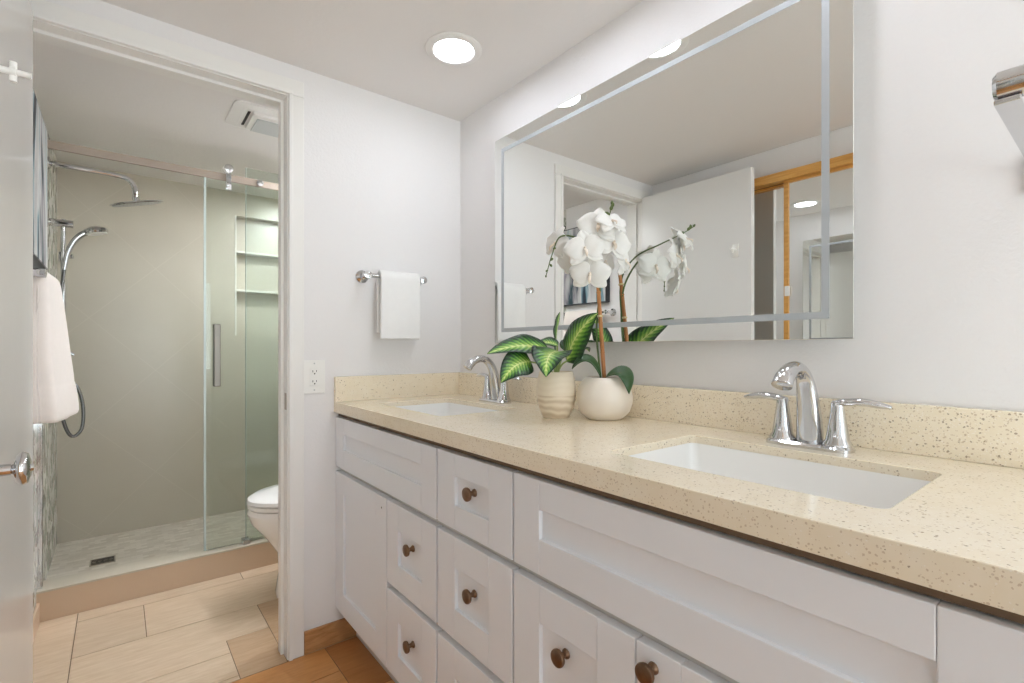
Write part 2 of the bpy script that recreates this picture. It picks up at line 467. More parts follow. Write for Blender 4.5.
# floor: wood-look tiles as one mesh over a dark grout bed
def floor_tiles():
    bm = new(); lay = bm.loops.layers.color.new('tint')
    def poly(pts, tint):
        g = 0.0014
        cx = sum(p[0] for p in pts) / len(pts); cy = sum(p[1] for p in pts) / len(pts)
        n = len(pts); ins = []
        for i in range(n):                       # inset each corner of a rectilinear outline
            p0, p1, p2 = pts[i - 1], pts[i], pts[(i + 1) % n]
            d1 = (p1[0] - p0[0], p1[1] - p0[1]); d2 = (p2[0] - p1[0], p2[1] - p1[1])
            l1 = math.hypot(*d1); l2 = math.hypot(*d2)
            n1 = (-d1[1] / l1, d1[0] / l1); n2 = (-d2[1] / l2, d2[0] / l2)
            ins.append((p1[0] + (n1[0] + n2[0]) * g, p1[1] + (n1[1] + n2[1]) * g))
        top = [bm.verts.new((x, y, 0.0)) for x, y in ins]; bot = [bm.verts.new((x, y, -0.008)) for x, y in ins]
        fs = [bm.faces.new(top)] + [bm.faces.new((bot[i], bot[(i + 1) % n], top[(i + 1) % n], top[i])) for i in range(n)]
        for f in fs:
            for lp in f.loops: lp[lay] = (*tint, 1)
    def rect(x0, x1, y0, y1, tint=None):
        k = random.uniform(0.93, 1.0); w = tint or (1, 1, 1)
        poly([(x0, y0), (x1, y0), (x1, y1), (x0, y1)], tuple(c * k for c in w))
    x1 = XW
    rect(XL, -0.132, 1.88, YC); rect(-0.132, 0.475, 2.685, YC); rect(0.475, x1, 2.685, YC)
    rect(-0.132, 0.087, 2.38, 2.685); rect(0.087, 0.70, 2.38, 2.685); rect(0.70, x1, 2.38, 2.685)
    poly([(-0.132, 2.065), (0.324, 2.065), (0.324, 2.16), (0.474, 2.16), (0.474, 2.38), (-0.132, 2.38)], (0.97, 0.97, 0.97))
    rect(0.324, 0.474, 1.88, 2.16, (0.93, 0.88, 0.83)); rect(0.474, 0.93, 1.88, 2.38, (0.92, 0.86, 0.8)); rect(0.93, x1, 1.88, 2.38)
    rect(-0.132, 0.324, 1.905, 2.065); rect(-0.132, 0.324, 1.88, 1.905)
    warm = (0.97, 0.78, 0.56)
    rect(0.603, x1, 1.56, 1.88, (0.86, 0.66, 0.47)); rect(-0.05, 0.603, 1.715, 1.88, warm); rect(XL, -0.05, 1.715, 1.88, warm)
    rect(0.30, 0.603, 1.56, 1.715, warm); rect(XL, 0.30, 1.56, 1.715, warm)
    yy = 1.56; k = 0
    while yy > YR:
        y0 = max(yy - 0.155, YR); xs = [XL, 0.2 + 0.3 * ((k * 2) % 3) / 2, 0.85 + 0.05 * (k % 2), x1]
        for a, b in zip(xs, xs[1:]): rect(a, b, y0, yy, warm)
        yy -= 0.155; k += 1
    return bm
fl = struct('floor', floor_tiles(), M['plank'], origin=(0, 0, 0))
bed = obj('grout_bed', box(new(), XLM, XW, YR, YC, -0.05, -0.0025), M['grout'], fl)

struct('ceiling', box(new(), XL - 0.75, XW + T, YR - T, YS + T, ZC, ZC + 0.1), M['ceiling'])
struct('wall_right', box(new(), XW, XW + T, YR - T, YB2, -0.05, ZC), M['wall'])
struct('wall_right_shower_room', box(new(), XW, XW + T, YB2, YC, -0.05, ZC), M['wall'])
struct('wall_shower_right', box(new(), XW, XW + T, YC, YS + T, -0.05, ZC), M['tile'])
# wall with the doorway
bm = new()
box(bm, JX1 + 0.012, XW, YB, YB2, -0.05, ZC); box(bm, XLM - T, JX0 - 0.012, YB, YB2, -0.05, ZC); box(bm, JX0 - 0.012, JX1 + 0.012, YB, YB2, JZ + 0.012, ZC)
struct('wall_back', bm, M['wall'])
# wall opposite the mirror: solid strip by the open door, closet opening, strip above it
CY0, CY1, CZ = -0.36, 1.34, 1.947
bm = new()
box(bm, XL - T, XL, YB2, 2.60, -0.05, ZC); box(bm, XLM - T, XLM, CY1, YB, -0.05, ZC); box(bm, XLM - T, XLM, CY0, CY1, CZ + 0.06, ZC)
WY0, WY1, WZ0, WZ1 = -1.68, -0.98, 0.25, 2.0        # unseen glazed opening beside the closet, added to let in daylight
box(bm, XLM - T, XLM, WY1, CY0, -0.05, ZC); box(bm, XLM - T, XLM, YR - T, WY0, -0.05, ZC); box(bm, XLM - T, XLM, WY0, WY1, -0.05, WZ0); box(bm, XLM - T, XLM, WY0, WY1, WZ1, ZC)
struct('wall_left', bm, M['wall'])
bm = new()
box(bm, XL - 0.75, XL - 0.70, CY0 - 0.05, CY1 + 0.05, -0.05, ZC); box(bm, XL - 0.70, XLM - T, CY0 - 0.05, CY0, -0.05, ZC); box(bm, XL - 0.70, XLM - T, CY1, CY1 + 0.05, -0.05, ZC)
box(bm, XL - 0.70, XL, CY0, CY1, -0.05, -0.003)
struct('wall_closet', bm, M['wall'])
struct('wall_shower_left', box(new(), XL - T, XL, 2.60, YS + T, -0.05, ZC), M['mosaic'])
VX0, VX1 = 0.02, 1.02
bm = new()
box(bm, XLM - T, VX0, YR - T, YR, -0.05, ZC); box(bm, VX1, XW, YR - T, YR, -0.05, ZC); box(bm, VX0, VX1, YR - T, YR, -0.05, WZ0); box(bm, VX0, VX1, YR - T, YR, WZ1, ZC)
struct('wall_rear', bm, M['wall'])
bm = new()
for a, b, c, d in ((VX0, VX0 + .04, WZ0, WZ1), (VX1 - .04, VX1, WZ0, WZ1), (VX0 + .04, VX1 - .04, WZ0, WZ0 + .04), (VX0 + .04, VX1 - .04, WZ1 - .04, WZ1), ((VX0 + VX1) / 2 - .02, (VX0 + VX1) / 2 + .02, WZ0 + .04, WZ1 - .04)):
    box(bm, a, b, YR - 0.07, YR - 0.02, c, d, 0.003)
win = struct('added_window_2', bm, M['trim'])  # unseen rear window, added as a source of soft daylight
obj('pane', box(new(), VX0 + .035, VX1 - .035, YR - 0.047, YR - 0.043, WZ0 + .035, WZ1 - .035), M['glass'], win)
pd = bpy.data.lights.new('added_rear_window_portal', 'AREA'); pd.shape = 'RECTANGLE'; pd.size = VX1 - VX0; pd.size_y = WZ1 - WZ0; pd.cycles.is_portal = True
po = bpy.data.objects.new('added_rear_window_portal', pd); COL.objects.link(po); po.location = ((VX0 + VX1) / 2, YR - 0.01, (WZ0 + WZ1) / 2); po.rotation_euler = (PI / 2, 0, 0)
bm = new(); wx0, wx1 = XLM - 0.07, XLM - 0.02
for a, b, c, d in ((WY0, WY0 + .04, WZ0, WZ1), (WY1 - .04, WY1, WZ0, WZ1), (WY0 + .04, WY1 - .04, WZ0, WZ0 + .04), (WY0 + .04, WY1 - .04, WZ1 - .04, WZ1), ((WY0 + WY1) / 2 - .02, (WY0 + WY1) / 2 + .02, WZ0 + .04, WZ1 - .04)):
    box(bm, wx0, wx1, a, b, c, d, 0.003)
win = struct('added_window_1', bm, M['trim'])  # unseen side window, added so daylight reaches the vanity wall
obj('pane', box(new(), XLM - 0.047, XLM - 0.043, WY0 + .035, WY1 - .035, WZ0 + .035, WZ1 - .035), M['glass'], win)
# light portal over the added window opening helps the renderer find the daylight
pd = bpy.data.lights.new('added_window_portal', 'AREA'); pd.shape = 'RECTANGLE'; pd.size = WZ1 - WZ0; pd.size_y = WY1 - WY0; pd.cycles.is_portal = True
po = bpy.data.objects.new('added_window_portal', pd); COL.objects.link(po); po.location = (XLM - 0.01, (WY0 + WY1) / 2, (WZ0 + WZ1) / 2); po.rotation_euler = (0, -PI / 2, 0)

# far shower wall with the recessed niche
NX0, NX1, NZ0, NZ1, ND = 0.607, 0.98, 1.20, 1.985, 0.075
bm = new()
box(bm, XL, NX0, YS, YS + 0.13, -0.05, ZC); box(bm, NX1, XW, YS, YS + 0.13, -0.05, ZC)
box(bm, NX0, NX1, YS, YS + 0.13, -0.05, NZ0); box(bm, NX0, NX1, YS, YS + 0.13, NZ1, ZC)
box(bm, NX0, NX1, YS + ND, YS + 0.13, NZ0, NZ1)
struct('wall_shower_back', bm, M['tile'], origin=(0, YS, 0))
bm = new()
for z in (1.742, 1.490): box(bm, NX0, NX1, YS - 0.001, YS + ND, z, z + 0.014, 0.002)
box(bm, NX0 - 0.010, NX0, YS - 0.003, YS + 0.004, NZ0, NZ1, 0.001)
struct('trim_niche_shelf', bm, M['niche_trim'])

# doorway: jambs, stops, casing
bm = new()
box(bm, JX1, JX1 + 0.012, YB - 0.002, YB2 + 0.002, 0, JZ); box(bm, JX0 - 0.012, JX0, YB - 0.002, YB2 + 0.002, 0, JZ); box(bm, JX0 - 0.012, JX1 + 0.012, YB - 0.002, YB2 + 0.002, JZ, JZ + 0.012)
box(bm, JX1 - 0.011, JX1, 1.935, 1.97, 0, JZ, 0.002); box(bm, JX0, JX0 + 0.011, 1.935, 1.97, 0, JZ, 0.002); box(bm, JX0 + 0.011, JX1 - 0.011, 1.935, 1.97, JZ - 0.011, JZ, 0.002)
tr1 = struct('trim_1', bm, M['trim'])
obj('strike_plate', box(new(), JX1 - 0.0015, JX1, 1.897, 1.92, 0.895, 0.955, 0.0005), M['nickel'], tr1)
bm = new()
for a, b, c, d in ((JX1 + 0.003, JX1 + 0.056, 0.0, JZ + 0.003), (max(JX0 - 0.056, XL), JX0 - 0.003, 0.0, JZ + 0.003), (max(JX0 - 0.056, XL), JX1 + 0.056, JZ + 0.003, JZ + 0.060)):
    box(bm, a, b, YB - 0.012, YB - 0.0005, c, d, 0.004)
for a, b, c, d in ((JX1 + 0.003, JX1 + 0.017, 0.0, JZ + 0.003), (JX0 - 0.017, JX0 - 0.003, 0.0, JZ + 0.003), (JX0 - 0.017, JX1 + 0.017, JZ + 0.003, JZ + 0.016)):
    box(bm, a, b, YB - 0.017, YB - 0.010, c, d, 0.003)
struct('trim_2', bm, M['trim'])
struct('baseboard_back', box(new(), JX1 + 0.057, 0.75, YB - 0.010, YB - 0.0005, 0.0, 0.082, 0.002), M['plank_base'])
struct('baseboard_left', box(new(), XL + 0.0005, XL + 0.010, YB2 + 0.003, YC - 0.002, 0.0, 0.082, 0.002), M['curb'])

# open door against the left wall
bm = new(); box(bm, -0.2165, -0.1815, 1.205, 1.872, 0.012, 2.032, 0.003)
door = struct('door_1', bm, M['door'], 'white flat slab door standing open along the left wall', 'door')
bm = new()
ky, kz = 1.268, 0.897
lathe(bm, [(0.031, 0), (0.031, 0.004), (0.026, 0.008), (0.011, 0.011), (0.010, 0.030), (0.014, 0.034), (0.025, 0.037), (0.0295, 0.042), (0.0300, 0.047), (0.027, 0.052), (0.016, 0.0555), (0.007, 0.056), (0.006, 0.060), (0, 0.060)], (-0.1815, ky, kz), (1, 0, 0))
obj('door_knob', bm, M['chrome'], door, smooth=True)
bm = new(); hz, hy = 1.625, 1.285
box(bm, -0.1815, -0.1765, hy - 0.016, hy + 0.016, hz - 0.04, hz + 0.03, 0.002)
tube(bm, [(-0.1775, hy, hz), (-0.150, hy, hz), (-0.127, hy, hz)], [0.006, 0.006, 0.0055], 12, 4)
lathe(bm, [(0.0, 0), (0.009, 0.0), (0.010, 0.004), (0.009, 0.008), (0, 0.008)], (-0.155, hy, hz), (1, 0, 0), 20)
tube(bm, [(-0.151, hy, hz - 0.018), (-0.151, hy, hz + 0.018)], 0.0055, 12, 3)
obj('robe_hook', bm, M['white_plastic'], door, smooth=True)
for z in (0.22, 1.05, 1.85):
    obj('hinge', lathe(new(), [(0.006, 0), (0.006, 0.09)], (-0.221, 1.879, z - 0.045), (0, 0, 1), 14), M['nickel'], door, smooth=True)

# closet: oak header and sliding mirrored doors
bm = new(); box(bm, XLM + 0.0005, XL + 0.004, CY0, CY1, CZ + 0.002, CZ + 0.046, 0.003)
struct('trim_3', bm, M['oak'])
bm = new(); box(bm, XL - 0.085, XLM - 0.001, CY0, CY1, CZ + 0.002, CZ + 0.06)
struct('trim_4', bm, M['dark'])
def closet_door(n, y0, y1, x, label):
    bm = new(); z0, z1 = 0.012, CZ + 0.001
    for a, b, c, d in ((y0, y0 + 0.022, z0, z1), (y1 - 0.022, y1, z0, z1), (y0 + 0.022, y1 - 0.022, z0, z0 + 0.05), (y0 + 0.022, y1 - 0.022, z1 - 0.012, z1)):
        box(bm, x - 0.024, x, a, b, c, d, 0.002)
    d = struct(n, bm, M['oak'], label, 'door')
    obj('mirror_pane', box(new(), x - 0.016, x - 0.008, y0 + 0.018, y1 - 0.018, z0 + 0.045, z1 - 0.01), M['mirror'], d)
    return d
d2 = closet_door('door_2', -0.12, 1.092, XL - 0.022, 'front sliding closet door, a mirror in a golden oak frame')
closet_door('door_3', 0.02, CY1 - 0.002, XL - 0.055, 'rear sliding closet door partly behind the front mirrored one')
closet_door('door_4', CY0 + 0.002, -0.08, XL - 0.055, 'narrow sliding mirrored closet door beside the added window')
bm = new(); box(bm, XL - 0.022, XL - 0.012, 1.062, 1.085, 1.375, 1.425, 0.004)
obj('finger_pull', bm, M['white_plastic'], d2)

# ================================================================== SHOWER
bm = new(); box(bm, XL, XW, YC, YC + 0.115, -0.02, 0.118)
cu = struct('trim_curb', bm, M['curb'])
obj('curb_sill', box(new(), XL, XW, YC - 0.004, YC + 0.119, 0.118, 0.127, 0.002), M['sill'], cu)
struct('floor_shower', box(new(), XL, XW, YC + 0.115, YS, -0.05, 0.05), M['floor_mosaic'], origin=(0, 0, 0.05))
t = thing('floor_drain', 'small rectangular dark metal drain set in the pale shower floor', 'drain', (-0.06, 3.22, 0.05))
bm = new()
for a, b, c, d in ((-.05, .05, -.044, -.038), (-.05, .05, .038, .044), (-.05, -.044, -.038, .038), (.044, .05, -.038, .038)): box(bm, -0.06 + a, -0.06 + b, 3.22 + c, 3.22 + d, 0.0501, 0.054, 0.001)
obj('rim', bm, M['nickel'], t)
bm = new()
for k in range(4): lathe(bm, [(0.0075, 0), (0.0075, 0.001), (0.0055, 0.001), (0.0055, 0)], (-0.060 - 0.033 + 0.022 * k, 3.22, 0.0522), (0, 0, 1), 16, False, False)
for k in range(3): box(bm, -0.06 - 0.044, -0.06 + 0.044, 3.2 + 0.02 * k - 0.0012, 3.2 + 0.02 * k + 0.0012, 0.0522, 0.0532)
obj('grate', bm, M['nickel'], t)
obj('well', box(new(), -0.06 - 0.044, -0.06 + 0.044, 3.182, 3.258, 0.0502, 0.0515), M['dark'], t)

GY = YC + 0.055
# overhead rail, fixed pane, sliding pane
t = thing('shower_rail', 'long flat metal header rail across the top of the shower opening', 'rail', (0.47, GY - 0.018, 1.92))
obj('bar', box(new(), XL + 0.004, XW - 0.004, GY - 0.008, GY + 0.006, 1.953, 1.988, 0.002), M['rail_metal'], t)
for x in (XL + 0.0005, XW - 0.0205):
    obj('end_bracket', box(new(), x, x + 0.02, GY - 0.016, GY + 0.014, 1.944, 1.996, 0.003), M['nickel'], t)
bm = new()
lathe(bm, [(0.0, 0), (0.016, 0.0), (0.016, 0.01), (0.0, 0.012)], (0.575, GY - 0.008, 1.971), (0, -1, 0), 24)
lathe(bm, [(0.009, 0), (0.009, 0.0055)], (0.575, GY + 0.006, 1.971), (0, 1, 0), 16)
obj('rail_clamp', bm, M['chrome'], t, smooth=True)
def glass_pane(name, x0, x1, y, z0, z1, parent):
    g = obj(name, box(new(), x0 + 0.0005, x1 - 0.0005, y, y + 0.008, z0, z1), M['glass'], parent)
    return g
t = thing('shower_fixed_screen', 'clear fixed glass panel filling the shower beside the toilet', 'glass panel', (0.86, GY + 0.02, 0.127))
glass_pane('pane', 0.516, XW - 0.003, GY + 0.012, 0.130, 2.045, t)
bm = new(); box(bm, 0.5135, 0.5165, GY + 0.0115, GY + 0.0205, 0.130, 2.045); obj('polished_edge', bm, M['glass_edge'], t)
t = thing('shower_glass_door', 'clear sliding glass shower door with a flat pull handle', 'shower door', (0.62, GY - 0.025, 0.13))
glass_pane('pane', 0.334, 0.93, GY - 0.026, 0.135, 1.945, t)
bm = new(); box(bm, 0.325, 0.3345, GY - 0.0265, GY - 0.0175, 0.135, 1.945); box(bm, 0.9295, 0.9325, GY - 0.0265, GY - 0.0175, 0.135, 1.945); obj('polished_edge', bm, M['glass_edge'], t)
for x in (0.43, 0.85):
    bm = new()
    box(bm, x - 0.012, x + 0.012, GY - 0.031, GY - 0.027, 1.905, 2.009, 0.002)
    lathe(bm, [(0, 0), (0.020, 0.0), (0.020, 0.008), (0.016, 0.010), (0.006, 0.010), (0, 0.011)], (x, GY - 0.031, 2.009), (0, -1, 0), 28)
    lathe(bm, [(0, 0), (0.011, 0.0), (0.011, 0.008), (0, 0.010)], (x, GY - 0.031, 1.930), (0, -1, 0), 20)
    obj('roller', bm, M['chrome'], t, smooth=True)
    obj('wheel', lathe(new(), [(0.0, 0), (0.022, 0), (0.022, 0.013), (0.0, 0.013)], (x, GY - 0.008, 2.0115), (0, 1, 0), 28), M['white_plastic'], t, smooth=True)
bm = new(); hx = 0.378
for yy in (GY - 0.060, ): 
    box(bm, hx - 0.014, hx + 0.014, yy, yy + 0.014, 0.93, 1.235, 0.004)
    for z in (0.97, 1.195): lathe(bm, [(0.007, 0), (0.007, 0.024)], (hx, yy + 0.010, z), (0, 1, 0), 14)
box(bm, hx - 0.014, hx + 0.014, GY - 0.0165, GY - 0.0105, 0.93, 1.235, 0.003)
obj('handle', bm, M['dark_nickel'], t)
t = thing('door_guide', 'small metal guide block on the curb under the glass door', 'guide', (0.508, GY - 0.01, 0.127))
bm = new(); box(bm, 0.49, 0.526, GY - 0.045, GY - 0.0275, 0.1272, 0.150, 0.004); box(bm, 0.49, 0.526, GY - 0.0165, GY + 0.011, 0.1272, 0.150, 0.004); box(bm, 0.49, 0.526, GY - 0.028, GY - 0.016, 0.1272, 0.134)
obj('block', bm, M['chrome'], t)
bm = new()
box(bm, XL + 0.0005, XL + 0.016, GY - 0.032, GY - 0.029, 0.128, 1.942); box(bm, XL + 0.0005, XL + 0.016, GY - 0.015, GY - 0.012, 0.128, 1.942); box(bm, XL + 0.0005, XL + 0.0035, GY - 0.029, GY - 0.015, 0.128, 1.942)
tag(obj('wall_channel', bm, M['chrome']), 'slim upright metal channel on the mosaic wall where the glass door closes', 'channel')

# rain head on its arm
SY = 3.17
t = thing('rain_shower_head', 'round flat overhead shower head on a long bent chrome arm', 'shower head', (XL, SY, 1.98))
bm = new()
lathe(bm, [(0.0, 0), (0.03, 0.0), (0.03, 0.008), (0.012, 0.016), (0.0, 0.016)], (XL + 0.0005, SY, 1.985), (1, 0, 0), 32)
obj('wall_flange', bm, M['chrome'], t, smooth=True)
bm = new(); tube(bm, [(XL + 0.014, SY, 1.985), (-0.13, SY, 1.984), (-0.02, SY, 1.982), (0.038, SY, 1.972), (0.064, SY, 1.938), (0.068, SY, 1.90), (0.068, SY, 1.884)], 0.0125, 16)
obj('arm', bm, M['chrome'], t, smooth='all')
HC = Vector((0.077, SY + 0.004, 1.853)); HN = Vector((-0.27, -0.14, 1)).normalized(); ha, hb, _ = frame_of(HN)
bm = new(); lathe(bm, [(0.0, 0.034), (0.014, 0.034), (0.016, 0.014), (0.03, 0.011), (0.112, 0.007), (0.115, 0.003), (0.112, 0.0), (0.0, 0.0)], HC, HN, 48)
obj('spray_plate', bm, M['chrome'], t, smooth=True)
obj('nozzle_face', lathe(new(), [(0.0, 0.0003), (0.104, 0.0003), (0.103, 0.002), (0.0, 0.002)], HC, -HN, 40), M['nozzles'], t)
# hand shower on its slide bar
HX = -0.205
t = thing('hand_shower_set', 'hand shower on an upright slide bar with a looped metal hose', 'hand shower', (XL, SY + 0.03, 0.95))
bm = new(); tube(bm, [(HX, SY + 0.03, 0.96), (HX, SY + 0.03, 1.735)], 0.010, 16, 2)
obj('slide_bar', bm, M['chrome'], t, smooth=True)
for z in (0.99, 1.715):
    bm = new(); lathe(bm, [(0.0, 0), (0.019, 0), (0.019, 0.09), (0.0, 0.092)], (XL + 0.0005, SY + 0.03, z), (1, 0, 0), 24)
    obj('bracket', bm, M['chrome'], t, smooth=True)
bm = new(); lathe(bm, [(0.0, -0.022), (0.018, -0.022), (0.018, 0.022), (0.0, 0.022)], (HX, SY + 0.03, 1.555), (0, 0, 1), 24)
tube(bm, [(HX, SY + 0.03, 1.555), (HX + 0.035, SY + 0.02, 1.56)], 0.011, 14, 2)
obj('slider', bm, M['chrome'], t, smooth=True)
bm = new()
tube(bm, [(HX + 0.004, SY + 0.006, 1.49), (HX + 0.018, SY + 0.006, 1.575), (HX + 0.048, SY + 0.006, 1.645), (HX + 0.095, SY + 0.006, 1.69)], [0.010, 0.012, 0.013, 0.016], 16)
lathe(bm, [(0.0, 0), (0.045, 0.0), (0.050, 0.008), (0.046, 0.02), (0.026, 0.032), (0.0, 0.036)], (HX + 0.122, SY + 0.006, 1.680), (-0.25, 0, 1), 32)
hs = obj('handset', bm, M['chrome'], t, smooth=True)
obj('spray_face', lathe(new(), [(0.0, 0), (0.042, 0.0), (0.043, 0.003), (0.0, 0.004)], (HX + 0.1229, SY + 0.006, 1.6765), (-0.25, 0, 1), 32), M['white_plastic'], hs, smooth=True)
bm = new(); tube(bm, [(HX + 0.004, SY + 0.006, 1.492), (HX - 0.005, SY - 0.01, 1.38), (HX - 0.012, SY - 0.03, 1.2), (HX - 0.006, SY - 0.03, 1.0), (HX + 0.0, SY - 0.03, 0.80), (HX + 0.03, SY - 0.02, 0.70), (HX + 0.068, SY - 0.01, 0.73), (HX + 0.072, SY, 0.84), (HX + 0.05, SY + 0.01, 0.93), (HX + 0.015, SY + 0.02, 0.962)], 0.0075, 12)
obj('hose', bm, M['rubber'], t, smooth='all')
t = thing('shower_valve', 'round chrome mixer lever low on the mosaic shower wall', 'valve', (XL, 3.1, 1.04))
bm = new(); lathe(bm, [(0.0, 0), (0.07, 0), (0.07, 0.006), (0.03, 0.012), (0.028, 0.06), (0.0, 0.062)], (XL + 0.0005, 3.08, 1.10), (1, 0, 0), 36)
obj('wall_plate', bm, M['chrome'], t, smooth=True)
bm = new(); tube(bm, [(XL + 0.05, 3.08, 1.10), (XL + 0.075, 3.08, 1.098), (XL + 0.10, 3.08, 1.085)], [0.010, 0.009, 0.007], 14, 4)
obj('lever', bm, M['chrome'], t, smooth=True)

# ================================================================== TOILET ROOM
def egg(cx, cy, z, xf, xb, w, n=36):
    """outline with its front at cx-xf (towards -x), back at cx+xb"""
    out = []
    for k in range(n):
        a = 2 * PI * k / n; c, s = math.cos(a), math.sin(a)
        x = cx + (xb * c if c > 0 else xf * c)
        p = 0.9 if c < 0 else 0.65
        out.append((x, cy + w * math.copysign(abs(s) ** p, s), z))
    return out
TY = 2.40
t = thing('toilet', 'white porcelain toilet half hidden behind the right door jamb', 'toilet', (0.80, TY, 0))
t.scale = (1, 1, 1.05); t.location.x += 0.012
bm = new()
loft(bm, [egg(0.80, TY, 0.0, 0.255, 0.30, 0.118), egg(0.80, TY, 0.02, 0.258, 0.30, 0.12), egg(0.80, TY, 0.10, 0.245, 0.29, 0.112), egg(0.79, TY, 0.19, 0.24, 0.29, 0.115), egg(0.77, TY, 0.27, 0.275, 0.31, 0.145), egg(0.75, TY, 0.33, 0.305, 0.35, 0.172), egg(0.74, TY, 0.375, 0.312, 0.36, 0.182), egg(0.74, TY, 0.392, 0.305, 0.355, 0.178)])
obj('bowl', bm, M['porcelain'], t, smooth=True)
bm = new(); loft(bm, [egg(0.74, TY, 0.396, 0.308, 0.20, 0.178), egg(0.74, TY, 0.400, 0.312, 0.20, 0.182), egg(0.74, TY, 0.410, 0.312, 0.20, 0.182), egg(0.74, TY, 0.413, 0.308, 0.20, 0.179)])
obj('seat', bm, M['porcelain'], t, smooth=True)
bm = new(); loft(bm, [egg(0.74, TY, 0.417, 0.308, 0.19, 0.180), egg(0.74, TY, 0.421, 0.314, 0.195, 0.184), egg(0.74, TY, 0.434, 0.310, 0.195, 0.182), egg(0.74, TY, 0.447, 0.285, 0.19, 0.165), egg(0.75, TY, 0.453, 0.22, 0.16, 0.125)])
obj('lid', bm, M['porcelain'], t, smooth=True)
bm = new(); loft(bm, [rrect(0.985, 1.19, TY - 0.19, TY + 0.19, 0.393, 0.04), rrect(0.975, 1.195, TY - 0.205, TY + 0.205, 0.55, 0.04), rrect(0.97, 1.198, TY - 0.21, TY + 0.21, 0.74, 0.04)])
obj('tank', bm, M['porcelain'], t, smooth=True)
bm = new(); loft(bm, [rrect(0.96, 1.2, TY - 0.218, TY + 0.218, 0.742, 0.045), rrect(0.96, 1.2, TY - 0.218, TY + 0.218, 0.77, 0.045), rrect(0.97, 1.195, TY - 0.208, TY + 0.208, 0.782, 0.04)])
obj('tank_lid', bm, M['porcelain'], t, smooth=True)
bm = new(); tube(bm, [(0.968, TY - 0.15, 0.68), (0.95, TY - 0.15, 0.68), (0.945, TY - 0.10, 0.675)], [0.010, 0.008, 0.007], 12, 4); obj('flush_lever', bm, M['chrome'], t, smooth=True)

# ceiling fan unit
t = thing('exhaust_fan', 'white ceiling exhaust fan with a grey lens above the toilet', 'fan', (0.56, 2.42, ZC))
bm = new(); FX0, FX1, FY0, FY1 = 0.375, 0.735, 2.285, 2.562
loft(bm, [rrect(FX0, FX1, FY0, FY1, ZC - 0.0005, 0.03), rrect(FX0, FX1, FY0, FY1, ZC - 0.007, 0.03), rrect(FX0 + 0.040, FX1 - 0.040, FY0 + 0.022, FY1 - 0.030, ZC - 0.017, 0.02), rrect(FX0 + 0.05, FX1 - 0.05, FY0 + 0.028, FY1 - 0.036, ZC - 0.017, 0.02)])
obj('housing', bm, M['white_plastic'], t)
bm = new()
loft(bm, [rrect(FX0 + 0.070, FX1 - 0.070, FY0 + 0.036, FY1 - 0.050, ZC - 0.0175, 0.012), rrect(FX0 + 0.075, FX1 - 0.075, FY0 + 0.039, FY1 - 0.053, ZC - 0.030, 0.012)])
obj('cover', bm, M['white_plastic'], t)
obj('lens', box(new(), FX0 + 0.095, FX1 - 0.095, FY0 + 0.070, FY1 - 0.062, ZC - 0.035, ZC - 0.0305, 0.002), M['grey_lens'], t)
obj('slot', box(new(), FX0 + 0.056, FX0 + 0.066, FY0 + 0.05, FY1 - 0.07, ZC - 0.0195, ZC - 0.0173), M['dark'], t)

# picture on the left wall of the toilet room
t = thing('wall_art', 'abstract blue and white painting in a dark frame above the cream towel', 'picture', (XL + 0.018, 2.43, 1.425))
bm = new()
for a, b, c, d in ((2.187, 2.192, 1.425, 1.972), (2.665, 2.670, 1.425, 1.972), (2.192, 2.665, 1.425, 1.430), (2.192, 2.665, 1.967, 1.972)): box(bm, XL + 0.0005, XL + 0.042, a, b, c, d, 0.001)
obj('frame', bm, M['black'], t)
obj('canvas', box(new(), XL + 0.002, XL + 0.0425, 2.193, 2.664, 1.431, 1.966), M['painting'], t)

# ------------------------------------------------------------------ towels and bars
def towel_mesh(path, along, w0, w1, thick, seed, wav=0.004, flare=0.0, nu=26, band=None):
    """a cloth draped over a bar. path: list of (h, z) in the cross-section; along: function (h, w, z) -> xyz; w0..w1 the width"""
    P = smooth_path([(h, z, 0) for h, z in path], 8); bm = new(); m = len(P); grid = []
    L = [0.0]
    for a, b in zip(P, P[1:]): L.append(L[-1] + (b - a).length)
    for i in range(m):
        row = []
        for k in range(nu + 1):
            f = k / nu; hang = abs(L[i] / L[-1] - 0.5) * 2
            w = w0 + (w1 - w0) * f + (f - 0.5) * flare * hang
            dv = noise.noise(Vector((f * 3.1 + seed, P[i].y * 5.0, seed * 1.7))) * wav * (0.25 + hang) * 2 + math.sin(f * 9 + seed) * wav * 0.5 * hang
            row.append(along(P[i].x + dv, w, P[i].y + 0.003 * noise.noise(Vector((f * 6, seed, 3.3))) * hang))
        grid.append(row)
    V = [[bm.verts.new(p) for p in r] for r in grid]
    for i in range(m - 1):
        for k in range(nu): bm.faces.new((V[i][k], V[i + 1][k], V[i + 1][k + 1], V[i][k + 1]))
    return bm
